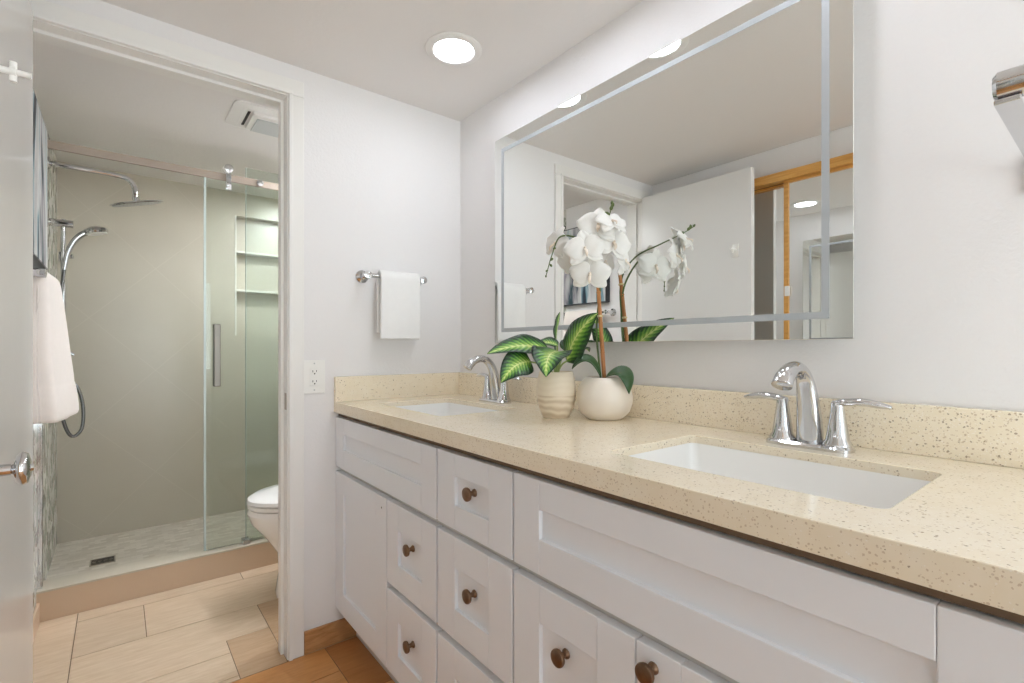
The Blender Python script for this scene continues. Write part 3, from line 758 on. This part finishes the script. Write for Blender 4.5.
# hand towel bar on the doorway wall
BY, BZ = YB - 0.062, 1.397
t = thing('towel_bar', 'short round chrome towel bar on the wall between doorway and mirror', 'towel bar', (0.865, YB, BZ))
obj('bar', lathe(new(), [(0.0085, 0), (0.0085, 0.27)], (0.730, BY, BZ), (1, 0, 0), 20), M['chrome'], t, smooth=True)
for x in (0.748, 0.984):
    bm = new(); lathe(bm, [(0.0, 0), (0.025, 0.0), (0.025, 0.008), (0.014, 0.016), (0.012, 0.052), (0.014, 0.056), (0.0145, 0.072), (0.0, 0.075)], (x, YB - 0.0005, BZ), (0, -1, 0), 28)
    obj('post', bm, M['chrome'], t, smooth=True)
path = [(BY + 0.012, 1.175), (BY + 0.013, 1.25), (BY + 0.016, 1.34), (BY + 0.017, 1.395), (BY, 1.4165), (BY - 0.017, 1.395), (BY - 0.017, 1.33), (BY - 0.018, 1.24), (BY - 0.018, 1.152)]
bm = towel_mesh(path, lambda h, w, z: (w, h, z), 0.793, 0.962, 0.013, 2.0, 0.0022)
tag(obj('hand_towel', bm, M['towel'], smooth='all', solid=0.013, sub=1), 'folded white hand towel hanging on the short chrome bar', 'towel')
# bath towel on the left
BX, BZ2 = XL + 0.068, 1.355
t = thing('towel_rail', 'chrome towel rail under the painting, carrying the cream towel', 'towel rail', (XL, 2.40, BZ2))
obj('bar', lathe(new(), [(0.0085, 0), (0.0085, 0.50)], (BX, 2.14, BZ2), (0, 1, 0), 20), M['chrome'], t, smooth=True)
for y in (2.158, 2.622):
    bm = new(); lathe(bm, [(0.0, 0), (0.025, 0.0), (0.025, 0.008), (0.014, 0.016), (0.012, 0.056), (0.014, 0.060), (0.0145, 0.080), (0.0, 0.083)], (XL + 0.0005, y, BZ2), (1, 0, 0), 28)
    obj('post', bm, M['chrome'], t, smooth=True)
def bulky_towel():
    bm = new(); rings = []
    #        z,    x back, x front, y near, y far
    prof = [(0.868, -0.238, -0.114, 2.195, 2.545), (0.872, -0.243, -0.109, 2.19, 2.55), (0.93, -0.242, -0.113, 2.19, 2.55), (0.985, -0.242, -0.121, 2.192, 2.55), (0.992, -0.240, -0.126, 2.194, 2.548),
            (1.00, -0.241, -0.124, 2.193, 2.549), (1.08, -0.238, -0.136, 2.195, 2.55), (1.18, -0.234, -0.146, 2.20, 2.548), (1.27, -0.230, -0.156, 2.205, 2.545), (1.33, -0.226, -0.163, 2.21, 2.54), (1.362, -0.220, -0.168, 2.212, 2.538), (1.380, -0.207, -0.180, 2.216, 2.534)]
    for z, xa, xb, ya, yb in prof:
        r = rrect(xa, xb, ya, yb, z, min(0.024, (xb - xa) * 0.45), 5); out = []
        n = len(r)
        # add points along the long sides
        full = []
        for i in range(n):
            p, q = Vector(r[i]), Vector(r[(i + 1) % n]); k = max(1, int((q - p).length / 0.02)) if (q - p).length > 0.03 else 1
            full.append((p, q, k))
        ref = bulky_towel.__dict__.setdefault('k', [k for _, _, k in full])
        for (p, q, _), k in zip(full, ref):
            for j in range(k): out.append(p.lerp(q, j / k))
        hang = (1.38 - z) / 0.5
        for v in out:
            d = noise.noise(Vector((v.x * 14, v.y * 9, z * 3))) * 0.010 * hang + 0.004 * math.sin(v.y * 40 + z * 4) * hang
            if v.x > (xa + xb) / 2: v.x += (v.y - 2.55) * 0.13 * (0.3 + 0.7 * hang)
            v.x += d * 0.6; v.y += d * 0.3; v.z += 0.004 * noise.noise(Vector((v.y * 8, 4.4, v.x * 9)))
        rings.append(out)
    return loft(bm, rings)
tag(obj('bath_towel', bulky_towel(), M['cream_towel'], smooth='all', sub=1), 'thick cream bath towel hanging left of the shower under the painting', 'towel')
# chrome bar high on the mirror wall, right edge of view
t = thing('wall_rail', 'thick chrome rail on long flat arms high on the wall past the mirror', 'rail', (XW, -0.13, 1.44))
RX, RZ = 0.84, 1.434
obj('bar', lathe(new(), [(0.0, 0), (0.014, 0.0), (0.018, 0.004), (0.018, 0.516), (0.014, 0.52), (0.0, 0.52)], (RX, 0.108, RZ), (0, -1, 0), 36), M['chrome'], t, smooth=True)
for y in (0.095, -0.390):
    bm = new(); box(bm, RX - 0.012, XW - 0.0085, y - 0.012, y + 0.012, RZ - 0.0245, RZ - 0.0183, 0.0015); box(bm, XW - 0.008, XW - 0.0005, y - 0.022, y + 0.022, RZ - 0.055, RZ + 0.010, 0.003)
    obj('arm', bm, M['chrome'], t)

# outlet
t = thing('wall_outlet', 'white duplex electrical outlet beside the doorway above the counter end', 'outlet', (0.5675, YB, 0.949))
ox, oz = 0.5675, 1.0115
obj('cover_plate', box(new(), ox - 0.0385, ox + 0.0385, YB - 0.006, YB - 0.0005, oz - 0.0615, oz + 0.0615, 0.002), M['white_plastic'], t)
rc = obj('receptacle', box(new(), ox - 0.0165, ox + 0.0165, YB - 0.0085, YB - 0.0061, oz - 0.0335, oz + 0.0335, 0.001), M['white_plastic'], t)
for s in (-1, 1):
    zc = oz + s * 0.0185
    obj('slot', box(new(), ox - 0.0075, ox - 0.0055, YB - 0.0092, YB - 0.0086, zc - 0.002, zc + 0.006), M['dark'], rc)
    obj('slot', box(new(), ox + 0.0055, ox + 0.0075, YB - 0.0092, YB - 0.0086, zc - 0.001, zc + 0.006), M['dark'], rc)
    obj('slot', lathe(new(), [(0.0, 0), (0.0026, 0), (0.0026, 0.0006), (0, 0.0006)], (ox, YB - 0.0086, zc - 0.007), (0, -1, 0), 12), M['dark'], rc)
for s in (-1, 1):
    obj('screw', lathe(new(), [(0.0, 0), (0.003, 0), (0.0025, 0.001), (0, 0.001)], (ox, YB - 0.0061, oz + s * 0.049), (0, -1, 0), 12), M['grey_lens'], t)

# ================================================================== VANITY
FX = 0.647                 # face of the doors
CFX = FX + 0.0205          # face frame
CT0, CT1 = 0.874, 0.914    # counter
def shaker(y0, y1, z0, z1, st=0.08, rt=0.058, rb=0.07, th=0.02):
    bm = new(); b = 0.0017; p = 0.009; e = 0.0004
    x0, x1 = FX, FX + th
    box(bm, x0, x1, y0, y0 + st, z0, z1, b); box(bm, x0, x1, y1 - st, y1, z0, z1, b)
    box(bm, x0, x1, y0 + st + e, y1 - st - e, z1 - rt, z1, b); box(bm, x0, x1, y0 + st + e, y1 - st - e, z0, z0 + rb, b)
    box(bm, x0 + p, x1 - 0.002, y0 + st - 0.002, y1 - st + 0.002, z0 + rb - 0.002, z1 - rt + 0.002)
    return bm
def knob(parent, y, z, panel=True):
    bm = new(); x = FX + (0.009 if panel else 0.0)
    lathe(bm, [(0.0, 0), (0.0095, 0.0), (0.009, 0.003), (0.006, 0.006), (0.0055, 0.013), (0.008, 0.016), (0.0155, 0.019), (0.0165, 0.023), (0.0155, 0.026), (0.010, 0.0285), (0.0, 0.029)], (x, y, z), (-1, 0, 0), 30)
    return obj('knob', bm, M['bronze'], parent, smooth=True)
def carcass(root, y0, y1, rails):
    """open box of panels with a face frame"""
    bm = new(); z0, z1, xb = 0.13, CT0 - 0.0005, XW - 0.004
    box(bm, CFX + 0.018, xb, y0, y0 + 0.016, z0, z1); box(bm, CFX + 0.018, xb, y1 - 0.016, y1, z0, z1)
    box(bm, CFX + 0.018, xb - 0.008, y0 + 0.016, y1 - 0.016, z0, z0 + 0.016); box(bm, xb - 0.008, xb, y0 + 0.016, y1 - 0.016, z0, z1)
    obj('carcass', bm, M['carcass'], root)
    bm = new()
    box(bm, CFX, CFX + 0.018, y0, y0 + 0.03, z0, z1); box(bm, CFX, CFX + 0.018, y1 - 0.03, y1, z0, z1)
    for a, b in rails: box(bm, CFX, CFX + 0.018, y0 + 0.03, y1 - 0.03, a, b)
    obj('face_frame', bm, M['carcass'], root)
    obj('toe_kick', box(new(), 0.724, 0.740, y0, y1, 0.0005, 0.1295), M['carcass'], root)
RA = [(0.13, 0.155), (0.63, 0.69), (0.845, CT0 - 0.0005)]
RB = [(0.13, 0.155), (0.37, 0.42), (0.63, 0.69), (0.845, CT0 - 0.0005)]
Z = dict(t0=0.671, t1=0.857, m1=0.652, m0=0.401, b1=0.381, b0=0.132)
# unit by the doorway wall: false front over a door and two drawers
t = thing('vanity_cabinet', 'white shaker sink cabinet by the doorway wall, one door and two small drawers', 'cabinet', (0.93, 1.51, 0))
carcass(t, 1.1285, 1.8915, RB)
bm = new(); box(bm, CFX, CFX + 0.018, 1.418, 1.450, 0.156, 0.629); obj('mullion', bm, M['carcass'], t)
obj('false_front', shaker(1.133, 1.8905, Z['t0'], Z['t1']), M['cab'], t)
dr = obj('door', shaker(1.436, 1.8905, Z['b0'], Z['m1'], 0.08, 0.072, 0.078), M['cab'], t)
obj('knob_hole', lathe(new(), [(0.0, 0), (0.0028, 0.0), (0.0028, 0.0006), (0, 0.0006)], (FX + 0.0002, 1.472, 0.617), (-1, 0, 0), 12), M['dark'], dr)
d = obj('drawer', shaker(1.133, 1.431, Z['m0'], Z['m1'], 0.077, 0.076, 0.074), M['cab'], t); knob(d, 1.2755, 0.548)
d = obj('drawer', shaker(1.133, 1.431, Z['b0'], Z['b1'], 0.077, 0.076, 0.074), M['cab'], t); knob(d, 1.2745, 0.277)
# three-drawer unit
t = thing('vanity_cabinet', 'white shaker cabinet of three drawers between the two sink cabinets', 'cabinet', (0.93, 0.97, 0))
carcass(t, 0.8115, 1.1275, RB)
for z0, z1, kz in ((Z['t0'], Z['t1'], 0.777), (Z['m0'], Z['m1'], 0.540), (Z['b0'], Z['b1'], 0.257)):
    d = obj('drawer', shaker(0.815, 1.1235, z0, z1, 0.083, 0.055 if z0 > 0.6 else 0.075, 0.060 if z0 > 0.6 else 0.075), M['cab'], t); knob(d, 0.966, kz)
# near sink base: long false front over two doors
t = thing('vanity_cabinet', 'white shaker sink cabinet nearest the viewer, long false front over two doors', 'cabinet', (0.93, 0.43, 0))
carcass(t, 0.044, 0.8105, RA)
obj('false_front', shaker(0.046, 0.808, Z['t0'], Z['t1'], 0.079), M['cab'], t)
d = obj('door', shaker(0.4985, 0.808, Z['b0'], Z['m1'], 0.08, 0.075, 0.075), M['cab'], t); knob(d, 0.662, 0.546)
d = obj('door', shaker(0.046, 0.4955, Z['b0'], Z['m1'], 0.08, 0.075, 0.075), M['cab'], t); knob(d, 0.463, 0.623, False)

# counter with two cut-outs, backsplash
SINKS = ((0.194, 0.646), (1.286, 1.736))
SX0, SX1 = 0.752, 1.050
bm = new()
loops = [[(FX - 0.006, 0.03), (XW - 0.0005, 0.03), (XW - 0.0005, YB - 0.0005), (FX - 0.006, YB - 0.0005)]]
for a, b in SINKS: loops.append([(x, y) for x, y, _ in rrect(SX0, SX1, a, b, 0, 0.018, 7)])
edges = []
for lp in loops:
    vs = [bm.verts.new((x, y, CT1)) for x, y in lp]
    edges += [bm.edges.new((vs[i], vs[(i + 1) % len(vs)])) for i in range(len(vs))]
r = bmesh.ops.triangle_fill(bm, edges=edges, use_beauty=True)
fs = list(bm.faces)
ex = bmesh.ops.extrude_face_region(bm, geom=fs)
bmesh.ops.translate(bm, verts=[g for g in ex['geom'] if isinstance(g, bmesh.types.BMVert)], vec=(0, 0, CT0 - CT1))
ct = obj('countertop', bm, M['quartz'], bevel=0.0015)
obj('underlayment', box(new(), FX + 0.010, FX + 0.0195, 0.04, YB - 0.004, 0.8605, CT0 - 0.0004), M['plywood'], ct)
tag(ct, 'beige speckled quartz countertop running the length of the vanity, with two sink openings', 'countertop')
obj('backsplash', box(new(), XW - 0.0205, XW - 0.0005, 0.03, YB - 0.0005, CT1 + 0.0003, 1.009, 0.0012), M['quartz'], ct)
obj('backsplash', box(new(), FX - 0.006, XW - 0.021, YB - 0.0205, YB - 0.0005, CT1 + 0.0003, 1.009, 0.0012), M['quartz'], ct)

# sinks
def sink(y0, y1, label):
    t = thing('undermount_sink', label, 'sink', ((SX0 + SX1) / 2, (y0 + y1) / 2, 0.74), 'undermount basins in the vanity')
    e = 0.0015; rings = []
    for ins, z, rad in ((e, 0.897, 0.018), (0.004, 0.87, 0.022), (0.010, 0.80, 0.035), (0.022, 0.768, 0.05), (0.045, 0.752, 0.05), (0.09, 0.746, 0.04), (0.13, 0.744, 0.012)):
        rings.append(rrect(SX0 + ins, SX1 - ins, y0 + ins, y1 - ins, z, rad, 7))
    outer = []
    for ins, z, rad in ((0.10, 0.735, 0.03), (0.03, 0.740, 0.05), (-0.001, 0.80, 0.04), (-0.008, 0.868, 0.04), (-0.02, 0.868, 0.045), (-0.02, 0.8735, 0.045), (e, 0.8735, 0.034)):
        outer.append(rrect(SX0 + ins, SX1 - ins, y0 + ins, y1 - ins, z, rad, 7))
    bm = new(); loft(bm, rings, False, True); loft(bm, outer[:6], True, False)
    obj('basin', bm, M['porcelain'], t, smooth='all')
    cx, cy = (SX0 + SX1) / 2, (y0 + y1) / 2
    obj('drain', lathe(new(), [(0.0, 0), (0.026, 0.0), (0.026, 0.003), (0.020, 0.004), (0.018, 0.001), (0.0, 0.006)], (cx, cy, 0.7445), (0, 0, 1), 28), M['chrome'], t, smooth=True)
    return t
sink(*SINKS[0], 'white undermount basin under the nearer faucet')
sink(*SINKS[1], 'white undermount basin by the doorway wall, beneath the far faucet')

# centerset faucet
def faucet(cx, cy, label):
    z0 = CT1 + 0.0003
    t = thing('faucet', label, 'faucet', (cx, cy, CT1), 'arched chrome faucets')
    bm = new(); loft(bm, [rrect(cx - 0.030, cx + 0.030, cy - 0.082, cy + 0.082, z0, 0.028), rrect(cx - 0.030, cx + 0.030, cy - 0.082, cy + 0.082, z0 + 0.006, 0.028), rrect(cx - 0.026, cx + 0.026, cy - 0.078, cy + 0.078, z0 + 0.010, 0.024)])
    obj('base_plate', bm, M['chrome'], t, smooth=True)
    bm = new()
    pts = [(cx + 0.010, 0, z0 + 0.009), (cx + 0.005, 0, z0 + 0.05), (cx - 0.004, 0, z0 + 0.10), (cx - 0.020, 0, z0 + 0.140), (cx - 0.050, 0, z0 + 0.162), (cx - 0.083, 0, z0 + 0.161), (cx - 0.109, 0, z0 + 0.147), (cx - 0.123, 0, z0 + 0.131)]
    tube(bm, [(x, cy, z) for x, _, z in pts], [0.0265, 0.0240, 0.0205, 0.0165, 0.0148, 0.0158, 0.018, 0.019], 24, 6, (1.0, 0.86))
    sp = obj('spout', bm, M['chrome'], t, smooth='all')
    for s in (-1, 1):
        hy = cy + s * 0.052
        bm = new(); lathe(bm, [(0.0, 0), (0.026, 0.0), (0.0255, 0.004), (0.0205, 0.012), (0.0165, 0.040), (0.0120, 0.072), (0.0115, 0.083), (0.009, 0.088), (0.0, 0.089)], (cx + 0.004, hy, z0 + 0.0095), (0, 0, 1), 28)
        h = obj('handle', bm, M['chrome'], t, smooth=True)
        bm = new(); tube(bm, [(cx + 0.004, hy - s * 0.008, z0 + 0.091), (cx + 0.004, hy + s * 0.012, z0 + 0.096), (cx + 0.006, hy + s * 0.040, z0 + 0.0985), (cx + 0.010, hy + s * 0.066, z0 + 0.095), (cx + 0.013, hy + s * 0.086, z0 + 0.091)], [0.009, 0.0125, 0.0125, 0.011, 0.005], 16, 6, (1.0, 0.62))
        obj('lever', bm, M['chrome'], h, smooth='all')
    return t
fa = faucet(1.114, 0.420, 'arched chrome two-handle faucet at the nearer sink, in front of the backsplash')
dup(fa, (0, 1.506 - 0.420, 0), 'arched chrome two-handle faucet at the far sink, left of the plants')

# ================================================================== MIRROR
MX = 1.158
MY0, MY1, MZ0, MZ1 = 0.353, 1.565, 1.1355, 1.928
t = thing('wall_mirror', 'large frameless wall mirror with a frosted band near its edge above the vanity', 'mirror', (XW, (MY0 + MY1) / 2, MZ0))
obj('backing', box(new(), MX + 0.005, XW - 0.0005, MY0 + 0.035, MY1 - 0.035, MZ0 + 0.035, MZ1 - 0.035, 0.002), M['mirror_edge'], t)
obj('mirror_glass', box(new(), MX, MX + 0.0048, MY0, MY1, MZ0, MZ1, 0.0006, 1), M['mirror'], t)
bm = new(); i0, i1 = 0.043, 0.058; x0, x1 = MX - 0.0004, MX - 0.0001
box(bm, x0, x1, MY0 + i0, MY0 + i1, MZ0 + i0, MZ1 - i0); box(bm, x0, x1, MY1 - i1, MY1 - i0, MZ0 + i0, MZ1 - i0)
box(bm, x0, x1, MY0 + i1, MY1 - i1, MZ0 + i0, MZ0 + i1); box(bm, x0, x1, MY0 + i1, MY1 - i1, MZ1 - i1, MZ1 - i0)
obj('frosted_band', bm, M['frost'], t)

# ================================================================== CEILING LIGHTS
def ceiling_light(x, y, label, mat):
    t = thing('ceiling_light', label, 'ceiling light', (x, y, ZC), 'recessed ceiling lights')
    bm = new(); lathe(bm, [(0.066, 0.0005), (0.096, 0.0005), (0.096, 0.003), (0.090, 0.007), (0.070, 0.008), (0.066, 0.004)], (x, y, ZC), (0, 0, -1), 48, False, False)
    obj('trim_ring', bm, M['trim'], t, smooth=True)
    obj('lens', lathe(new(), [(0.0, 0.0008), (0.0658, 0.0008), (0.0658, 0.005), (0.055, 0.0065), (0.0, 0.0075)], (x, y, ZC), (0, 0, -1), 48), mat, t, smooth=True)
    return t
cl = ceiling_light(0.898, 1.449, 'round recessed ceiling light nearest the doorway wall', M['lamp'])
dup(cl, (0, -0.457, 0), 'round recessed ceiling light next towards the viewer, seen in the mirror')
dup(cl, (0, -0.93, 0), 'round recessed ceiling light out of view above the near end of the mirror')
dup(cl, (-0.45, -1.85, 0), 'added recessed fill light out of view behind the viewer')  # unseen lamp, added to even out the light in the vanity room
dup(cl, (-0.45, -2.6, 0), 'added recessed fill light out of view at the rear end of the room')  # second unseen lamp, added for more bounce from behind
cs = ceiling_light(0.98, 3.14, 'round recessed ceiling light over the shower', M['lamp2'])
dup(cs, (0.02, -0.94, 0), 'added recessed fill light hidden in the corner by the toilet')  # hidden lamp, added to brighten the toilet room
dup(cs, (0.02, -0.42, 0), 'added recessed fill light hidden above the toilet tank')  # another added lamp, spreads the toilet room light more softly

# ================================================================== PLANTS
CF = Vector((math.sin(math.radians(38.479)), math.cos(math.radians(38.479)), 0)); CR = Vector((CF.y, -CF.x, 0))
def leaf(bm, base, ctrl, tip, width, roll=0.0, fold=0.25, wave=0.0, nu=18, nv=10, shape=0.62):
    """a curved leaf blade along a quadratic path; roll turns it about its length"""
    uvl = bm.loops.layers.uv.get('UVMap') or bm.loops.layers.uv.new('UVMap')
    B, C_, Tp = Vector(base), Vector(ctrl), Vector(tip); rows = []
    for i in range(nu + 1):
        u = i / nu
        p = B * (1 - u) ** 2 + C_ * 2 * u * (1 - u) + Tp * u * u
        d = ((C_ - B) * (1 - u) + (Tp - C_) * u).normalized()
        side = d.cross(Vector((0, 0, 1)))
        if side.length < 1e-4: side = CR.copy()
        side.normalize(); nrm = side.cross(d).normalized()
        sd = side * math.cos(roll) + nrm * math.sin(roll); nm = nrm * math.cos(roll) - side * math.sin(roll)
        w = width * 0.5 * (math.sin(PI * u ** shape) ** 0.85 if 0 < u < 1 else 0.0) + 0.0006
        row = []
        for k in range(nv + 1):
            s = k / nv * 2 - 1
            q = p + sd * (w * s) + nm * (fold * w * abs(s) ** 1.3 + wave * w * math.sin(u * 15 + s * 2) * abs(s))
            row.append(bm.verts.new(q))
        rows.append(row)
    for i in range(nu):
        for k in range(nv):
            f = bm.faces.new((rows[i][k], rows[i + 1][k], rows[i + 1][k + 1], rows[i][k + 1]))
            for lp, (a, b) in zip(f.loops, ((i, k), (i + 1, k), (i + 1, k + 1), (i, k + 1))): lp[uvl].uv = (a / nu, b / nv)
    return bm

def at(px, py, F):
    """point seen at a picture position at a given distance in front of the viewer"""
    return CF * F + CR * ((px - 512) / 495.64 * F) + Vector((0, 0, CAMH + (348.3 - py) / 495.64 * F))

# leafy plant in the banded pot
P1 = Vector((1.010, 1.062, CT1 + 0.0003))
t = thing('potted_leafy_plant', 'green and cream variegated leaf plant in a banded wood-toned pot', 'plant', P1)
bm = new(); lathe(bm, [(0.0, 0.0), (0.036, 0.0), (0.040, 0.004), (0.051, 0.03), (0.0575, 0.06), (0.0575, 0.085), (0.054, 0.115), (0.0495, 0.132), (0.048, 0.134), (0.046, 0.132), (0.050, 0.112), (0.051, 0.10), (0.0, 0.10)], P1, (0, 0, 1), 48, False, False)
obj('pot', bm, M['pot_band'], t, smooth=True)
bm = new(); lathe(bm, [(0.0, 0.101), (0.049, 0.101), (0.049, 0.116), (0.03, 0.121), (0.0, 0.123)], P1, (0, 0, 1), 32)
obj('soil', bm, M['soil'], t, smooth=True)
top = P1 + Vector((0, 0, 0.12))
F1 = 1.455
L = [  # base px, ctrl px, tip px (with distances), width, roll
    ((567, 362, 1.45), (572, 332, 1.39), (598, 313, 1.30), 0.088, 1.25, 0.16, 0.06),
    ((549, 350, 1.45), (520, 340, 1.40), (487, 354, 1.37), 0.078, 0.75, 0.22, 0.05),
    ((531, 362, 1.40), (514, 360, 1.36), (501, 383, 1.34), 0.088, 0.9, 0.2, 0.05),
    ((560, 352, 1.42), (545, 348, 1.35), (546, 377, 1.31), 0.112, 0.15, 0.2, 0.07),
    ((558, 346, 1.47), (545, 338, 1.48), (530, 348, 1.50), 0.05, 0.5, 0.2, 0.05),
    ((556, 352, 1.50), (556, 330, 1.53), (560, 312, 1.55), 0.06, 1.5, 0.2, 0.05),
    ((566, 352, 1.50), (580, 340, 1.56), (596, 352, 1.60), 0.09, -0.3, 0.2, 0.05),
]
for b, c, tp, w, ro, fo, wa in L:
    pb, pc, pt = at(*b), at(*c), at(*tp)
    for q in (pb, pc, pt): q.x = min(q.x, XW - 0.03)
    bm = new(); leaf(bm, pb, pc, pt, w, ro, fo, wa)
    lf = obj('leaf', bm, M['leaf'], t, smooth='all', solid=0.0009)
    bm = new(); mid = (top + pb) / 2 + Vector((0, 0, 0.012)); tube(bm, [top + (pb - top) * 0.05, mid, pb + (pc - pb) * 0.04], [0.0034, 0.0028, 0.0022], 10, 5)
    obj('stalk', bm, M['pale_stem'], t, smooth='all')

# orchid in the round pot
P2 = Vector((1.098, 0.953, CT1 + 0.0003))
t = thing('potted_orchid', 'white moth orchid on bamboo stakes in a round cream pot', 'plant', P2)
bm = new(); lathe(bm, [(0.0, 0.0), (0.046, 0.0), (0.054, 0.004), (0.071, 0.022), (0.0795, 0.046), (0.080, 0.064), (0.074, 0.090), (0.062, 0.110), (0.0535, 0.119), (0.051, 0.120), (0.050, 0.117), (0.058, 0.106), (0.06, 0.095), (0.0, 0.095)], P2, (0, 0, 1), 56, False, False)
obj('pot', bm, M['pot'], t, smooth=True)
bm = new(); lathe(bm, [(0.0, 0.096), (0.056, 0.096), (0.056, 0.105), (0.04, 0.112), (0.0, 0.114)], P2, (0, 0, 1), 36)
obj('bark', bm, M['soil'], t, smooth=True)
otop = P2 + Vector((0, 0, 0.11))
stake_top = Vector((1.106, 0.988, 1.345))
bm = new(); tube(bm, [otop, (otop + stake_top) / 2, stake_top], [0.0062, 0.0058, 0.0055], 12, 6)
for f in (0.25, 0.52, 0.8):
    q = otop.lerp(stake_top, f); lathe(bm, [(0.0058, -0.002), (0.0072, 0.0), (0.0058, 0.002)], q, (0.03, 0.1, 1), 12, False, False)
st = obj('stake', bm, M['bamboo'], t, smooth='all')
for f in (0.58, 0.90): obj('tie', lathe(new(), [(0.0068, -0.003), (0.0085, -0.002), (0.0085, 0.002), (0.0068, 0.003)], otop.lerp(stake_top, f), (0.03, 0.1, 1), 16, False, False), M['twine'], st, smooth=True)
# leaves of the orchid
for b, c, tp, w, ro in (((601, 378, 1.40), (588, 346, 1.40), (572, 369, 1.40), 0.042, 0.5), ((606, 377, 1.40), (630, 362, 1.36), (629, 394, 1.35), 0.046, -0.55)):
    bm = new(); leaf(bm, at(*b), at(*c), at(*tp), w, ro, 0.3, 0.0, 18, 8, 0.8)
    obj('leaf', bm, M['orchid_leaf'], t, smooth='all', solid=0.0022)
# flower spikes
spikeA = [otop + Vector((0.008, 0.006, 0)), Vector((1.108, 0.975, 1.17)), Vector((1.105, 0.985, 1.32)), Vector((1.075, 0.955, 1.395)), Vector((1.03, 0.895, 1.432)), Vector((0.995, 0.848, 1.458)), Vector((0.974, 0.821, 1.478))]
spikeB = [otop + Vector((-0.006, 0.008, 0)), Vector((1.100, 0.985, 1.17)), at(600, 285, 1.45), at(594, 250, 1.40), at(577, 238, 1.36), at(560, 237, 1.33), at(552, 255, 1.32), at(546, 276, 1.32)]
for sp in (spikeA, spikeB):
    bm = new(); tube(bm, sp, [0.003, 0.003, 0.0028, 0.0025, 0.0022, 0.0017, 0.0012], 10, 8)
    obj('flower_spike', bm, M['stem'], t, smooth='all')
def buds(parent, pts):
    for p, s, d in pts:
        bm = new(); lathe(bm, [(0.0, 0), (0.55 * s, 0.25 * s), (0.8 * s, 0.9 * s), (0.7 * s, 1.6 * s), (0.3 * s, 2.2 * s), (0.0, 2.4 * s)], p, d, 14)
        obj('bud', bm, M['bud'], parent, smooth=True)
buds(t, [(at(553, 258, 1.32), 0.0042, (-.5, .2, -.6)), (at(550, 264, 1.32), 0.004, (.4, -.3, -.7)), (at(548, 270, 1.32), 0.0034, (-.5, .3, -.4)), (at(546, 275, 1.32), 0.003, (0, 0, -1)), (at(556, 248, 1.325), 0.0036, (-.7, .5, -.2)),
         (Vector((0.984, 0.834, 1.469)), 0.0058, (-.2, -.5, .5)), (Vector((0.978, 0.826, 1.474)), 0.0054, (.4, -.2, .7)), (Vector((0.974, 0.821, 1.478)), 0.0046, (-.4, -.4, .8)), (Vector((0.992, 0.845, 1.46)), 0.0062, (-.6, .3, .4)), (Vector((0.999, 0.853, 1.454)), 0.006, (.5, -.5, .2))])

def blossom(parent, c, n, roll, s):
    """phalaenopsis: two broad round petals, three narrower sepals, a small lip"""
    n = Vector(n).normalized(); a, b, _ = frame_of(n)
    ca, sa = math.cos(roll), math.sin(roll); X = a * ca + b * sa; Y = b * ca - a * sa
    bm = new()
    def petal(ang, length, width, cup, rnd, lift):
        d = X * math.cos(ang) + Y * math.sin(ang); sd = -X * math.sin(ang) + Y * math.cos(ang); rows = []
        nu, nv = 9, 8
        for i in range(nu + 1):
            u = i / nu
            w = width * (math.sin(PI * min(1, u * 0.97 + 0.015) ** rnd) ** 0.62)
            row = []
            for k in range(nv + 1):
                q = k / nv * 2 - 1
                p = c + d * (length * u) + sd * (w * q * 0.5) + n * (lift + cup * (math.sin(u * PI * 0.8) * 0.5 - (u * q) ** 2 * 0.5 - u * u * 0.5) + 0.0022 * math.sin(7 * u + 5 * q + ang * 3) * u)
                row.append(bm.verts.new(p))
            rows.append(row)
        for i in range(nu):
            for k in range(nv): bm.faces.new((rows[i][k], rows[i + 1][k], rows[i + 1][k + 1], rows[i][k + 1]))
    for ang in (PI / 2, PI * 7 / 6 + 0.12, -PI / 6 - 0.12): petal(ang, s * 0.50, s * 0.36, s * 0.12, 0.85, -0.002)
    for ang in (0.18, PI - 0.18): petal(ang, s * 0.52, s * 0.58, s * 0.14, 0.70, 0.0015)
    f = obj('blossom', bm, M['petal'], parent, smooth='all', solid=0.0008, sub=1)
    bm = new()
    tube(bm, [c + n * 0.002, c + n * (s * 0.10) - Y * (s * 0.05), c + n * (s * 0.16) - Y * (s * 0.14), c + n * (s * 0.13) - Y * (s * 0.22)], [s * 0.034, s * 0.042, s * 0.038, s * 0.010], 12, 5, (1, 0.6))
    lathe(bm, [(0.0, 0), (s * 0.035, s * 0.02), (s * 0.03, s * 0.07), (0, s * 0.09)], c + Y * (s * 0.02), n, 12)
    obj('lip', bm, M['lip'], f, smooth='all')
cn = -CF
FL = [((598, 226, 1.29), (-.75, -.75, .25), 0.1, 0.112), ((585, 249, 1.27), (-.65, -.8, .05), -0.15, 0.105), ((613, 243, 1.30), (-.35, -1, .1), 0.2, 0.110),
      ((590, 274, 1.30), (-.75, -.6, -.25), 0.05, 0.108), ((556, 244, 1.37), (-1, .1, .15), 0.3, 0.102), ((624, 261, 1.36), (.5, -1, .0), -0.2, 0.108),
      ((604, 262, 1.37), (.1, -1, -.1), 0.4, 0.105), ((572, 258, 1.36), (-.9, -.2, -.2), -0.3, 0.100), ((612, 222, 1.27), (-.2, -.7, .5), 0.0, 0.09)]
for c, n, ro, s in FL: blossom(t, at(*c), n, ro, s)
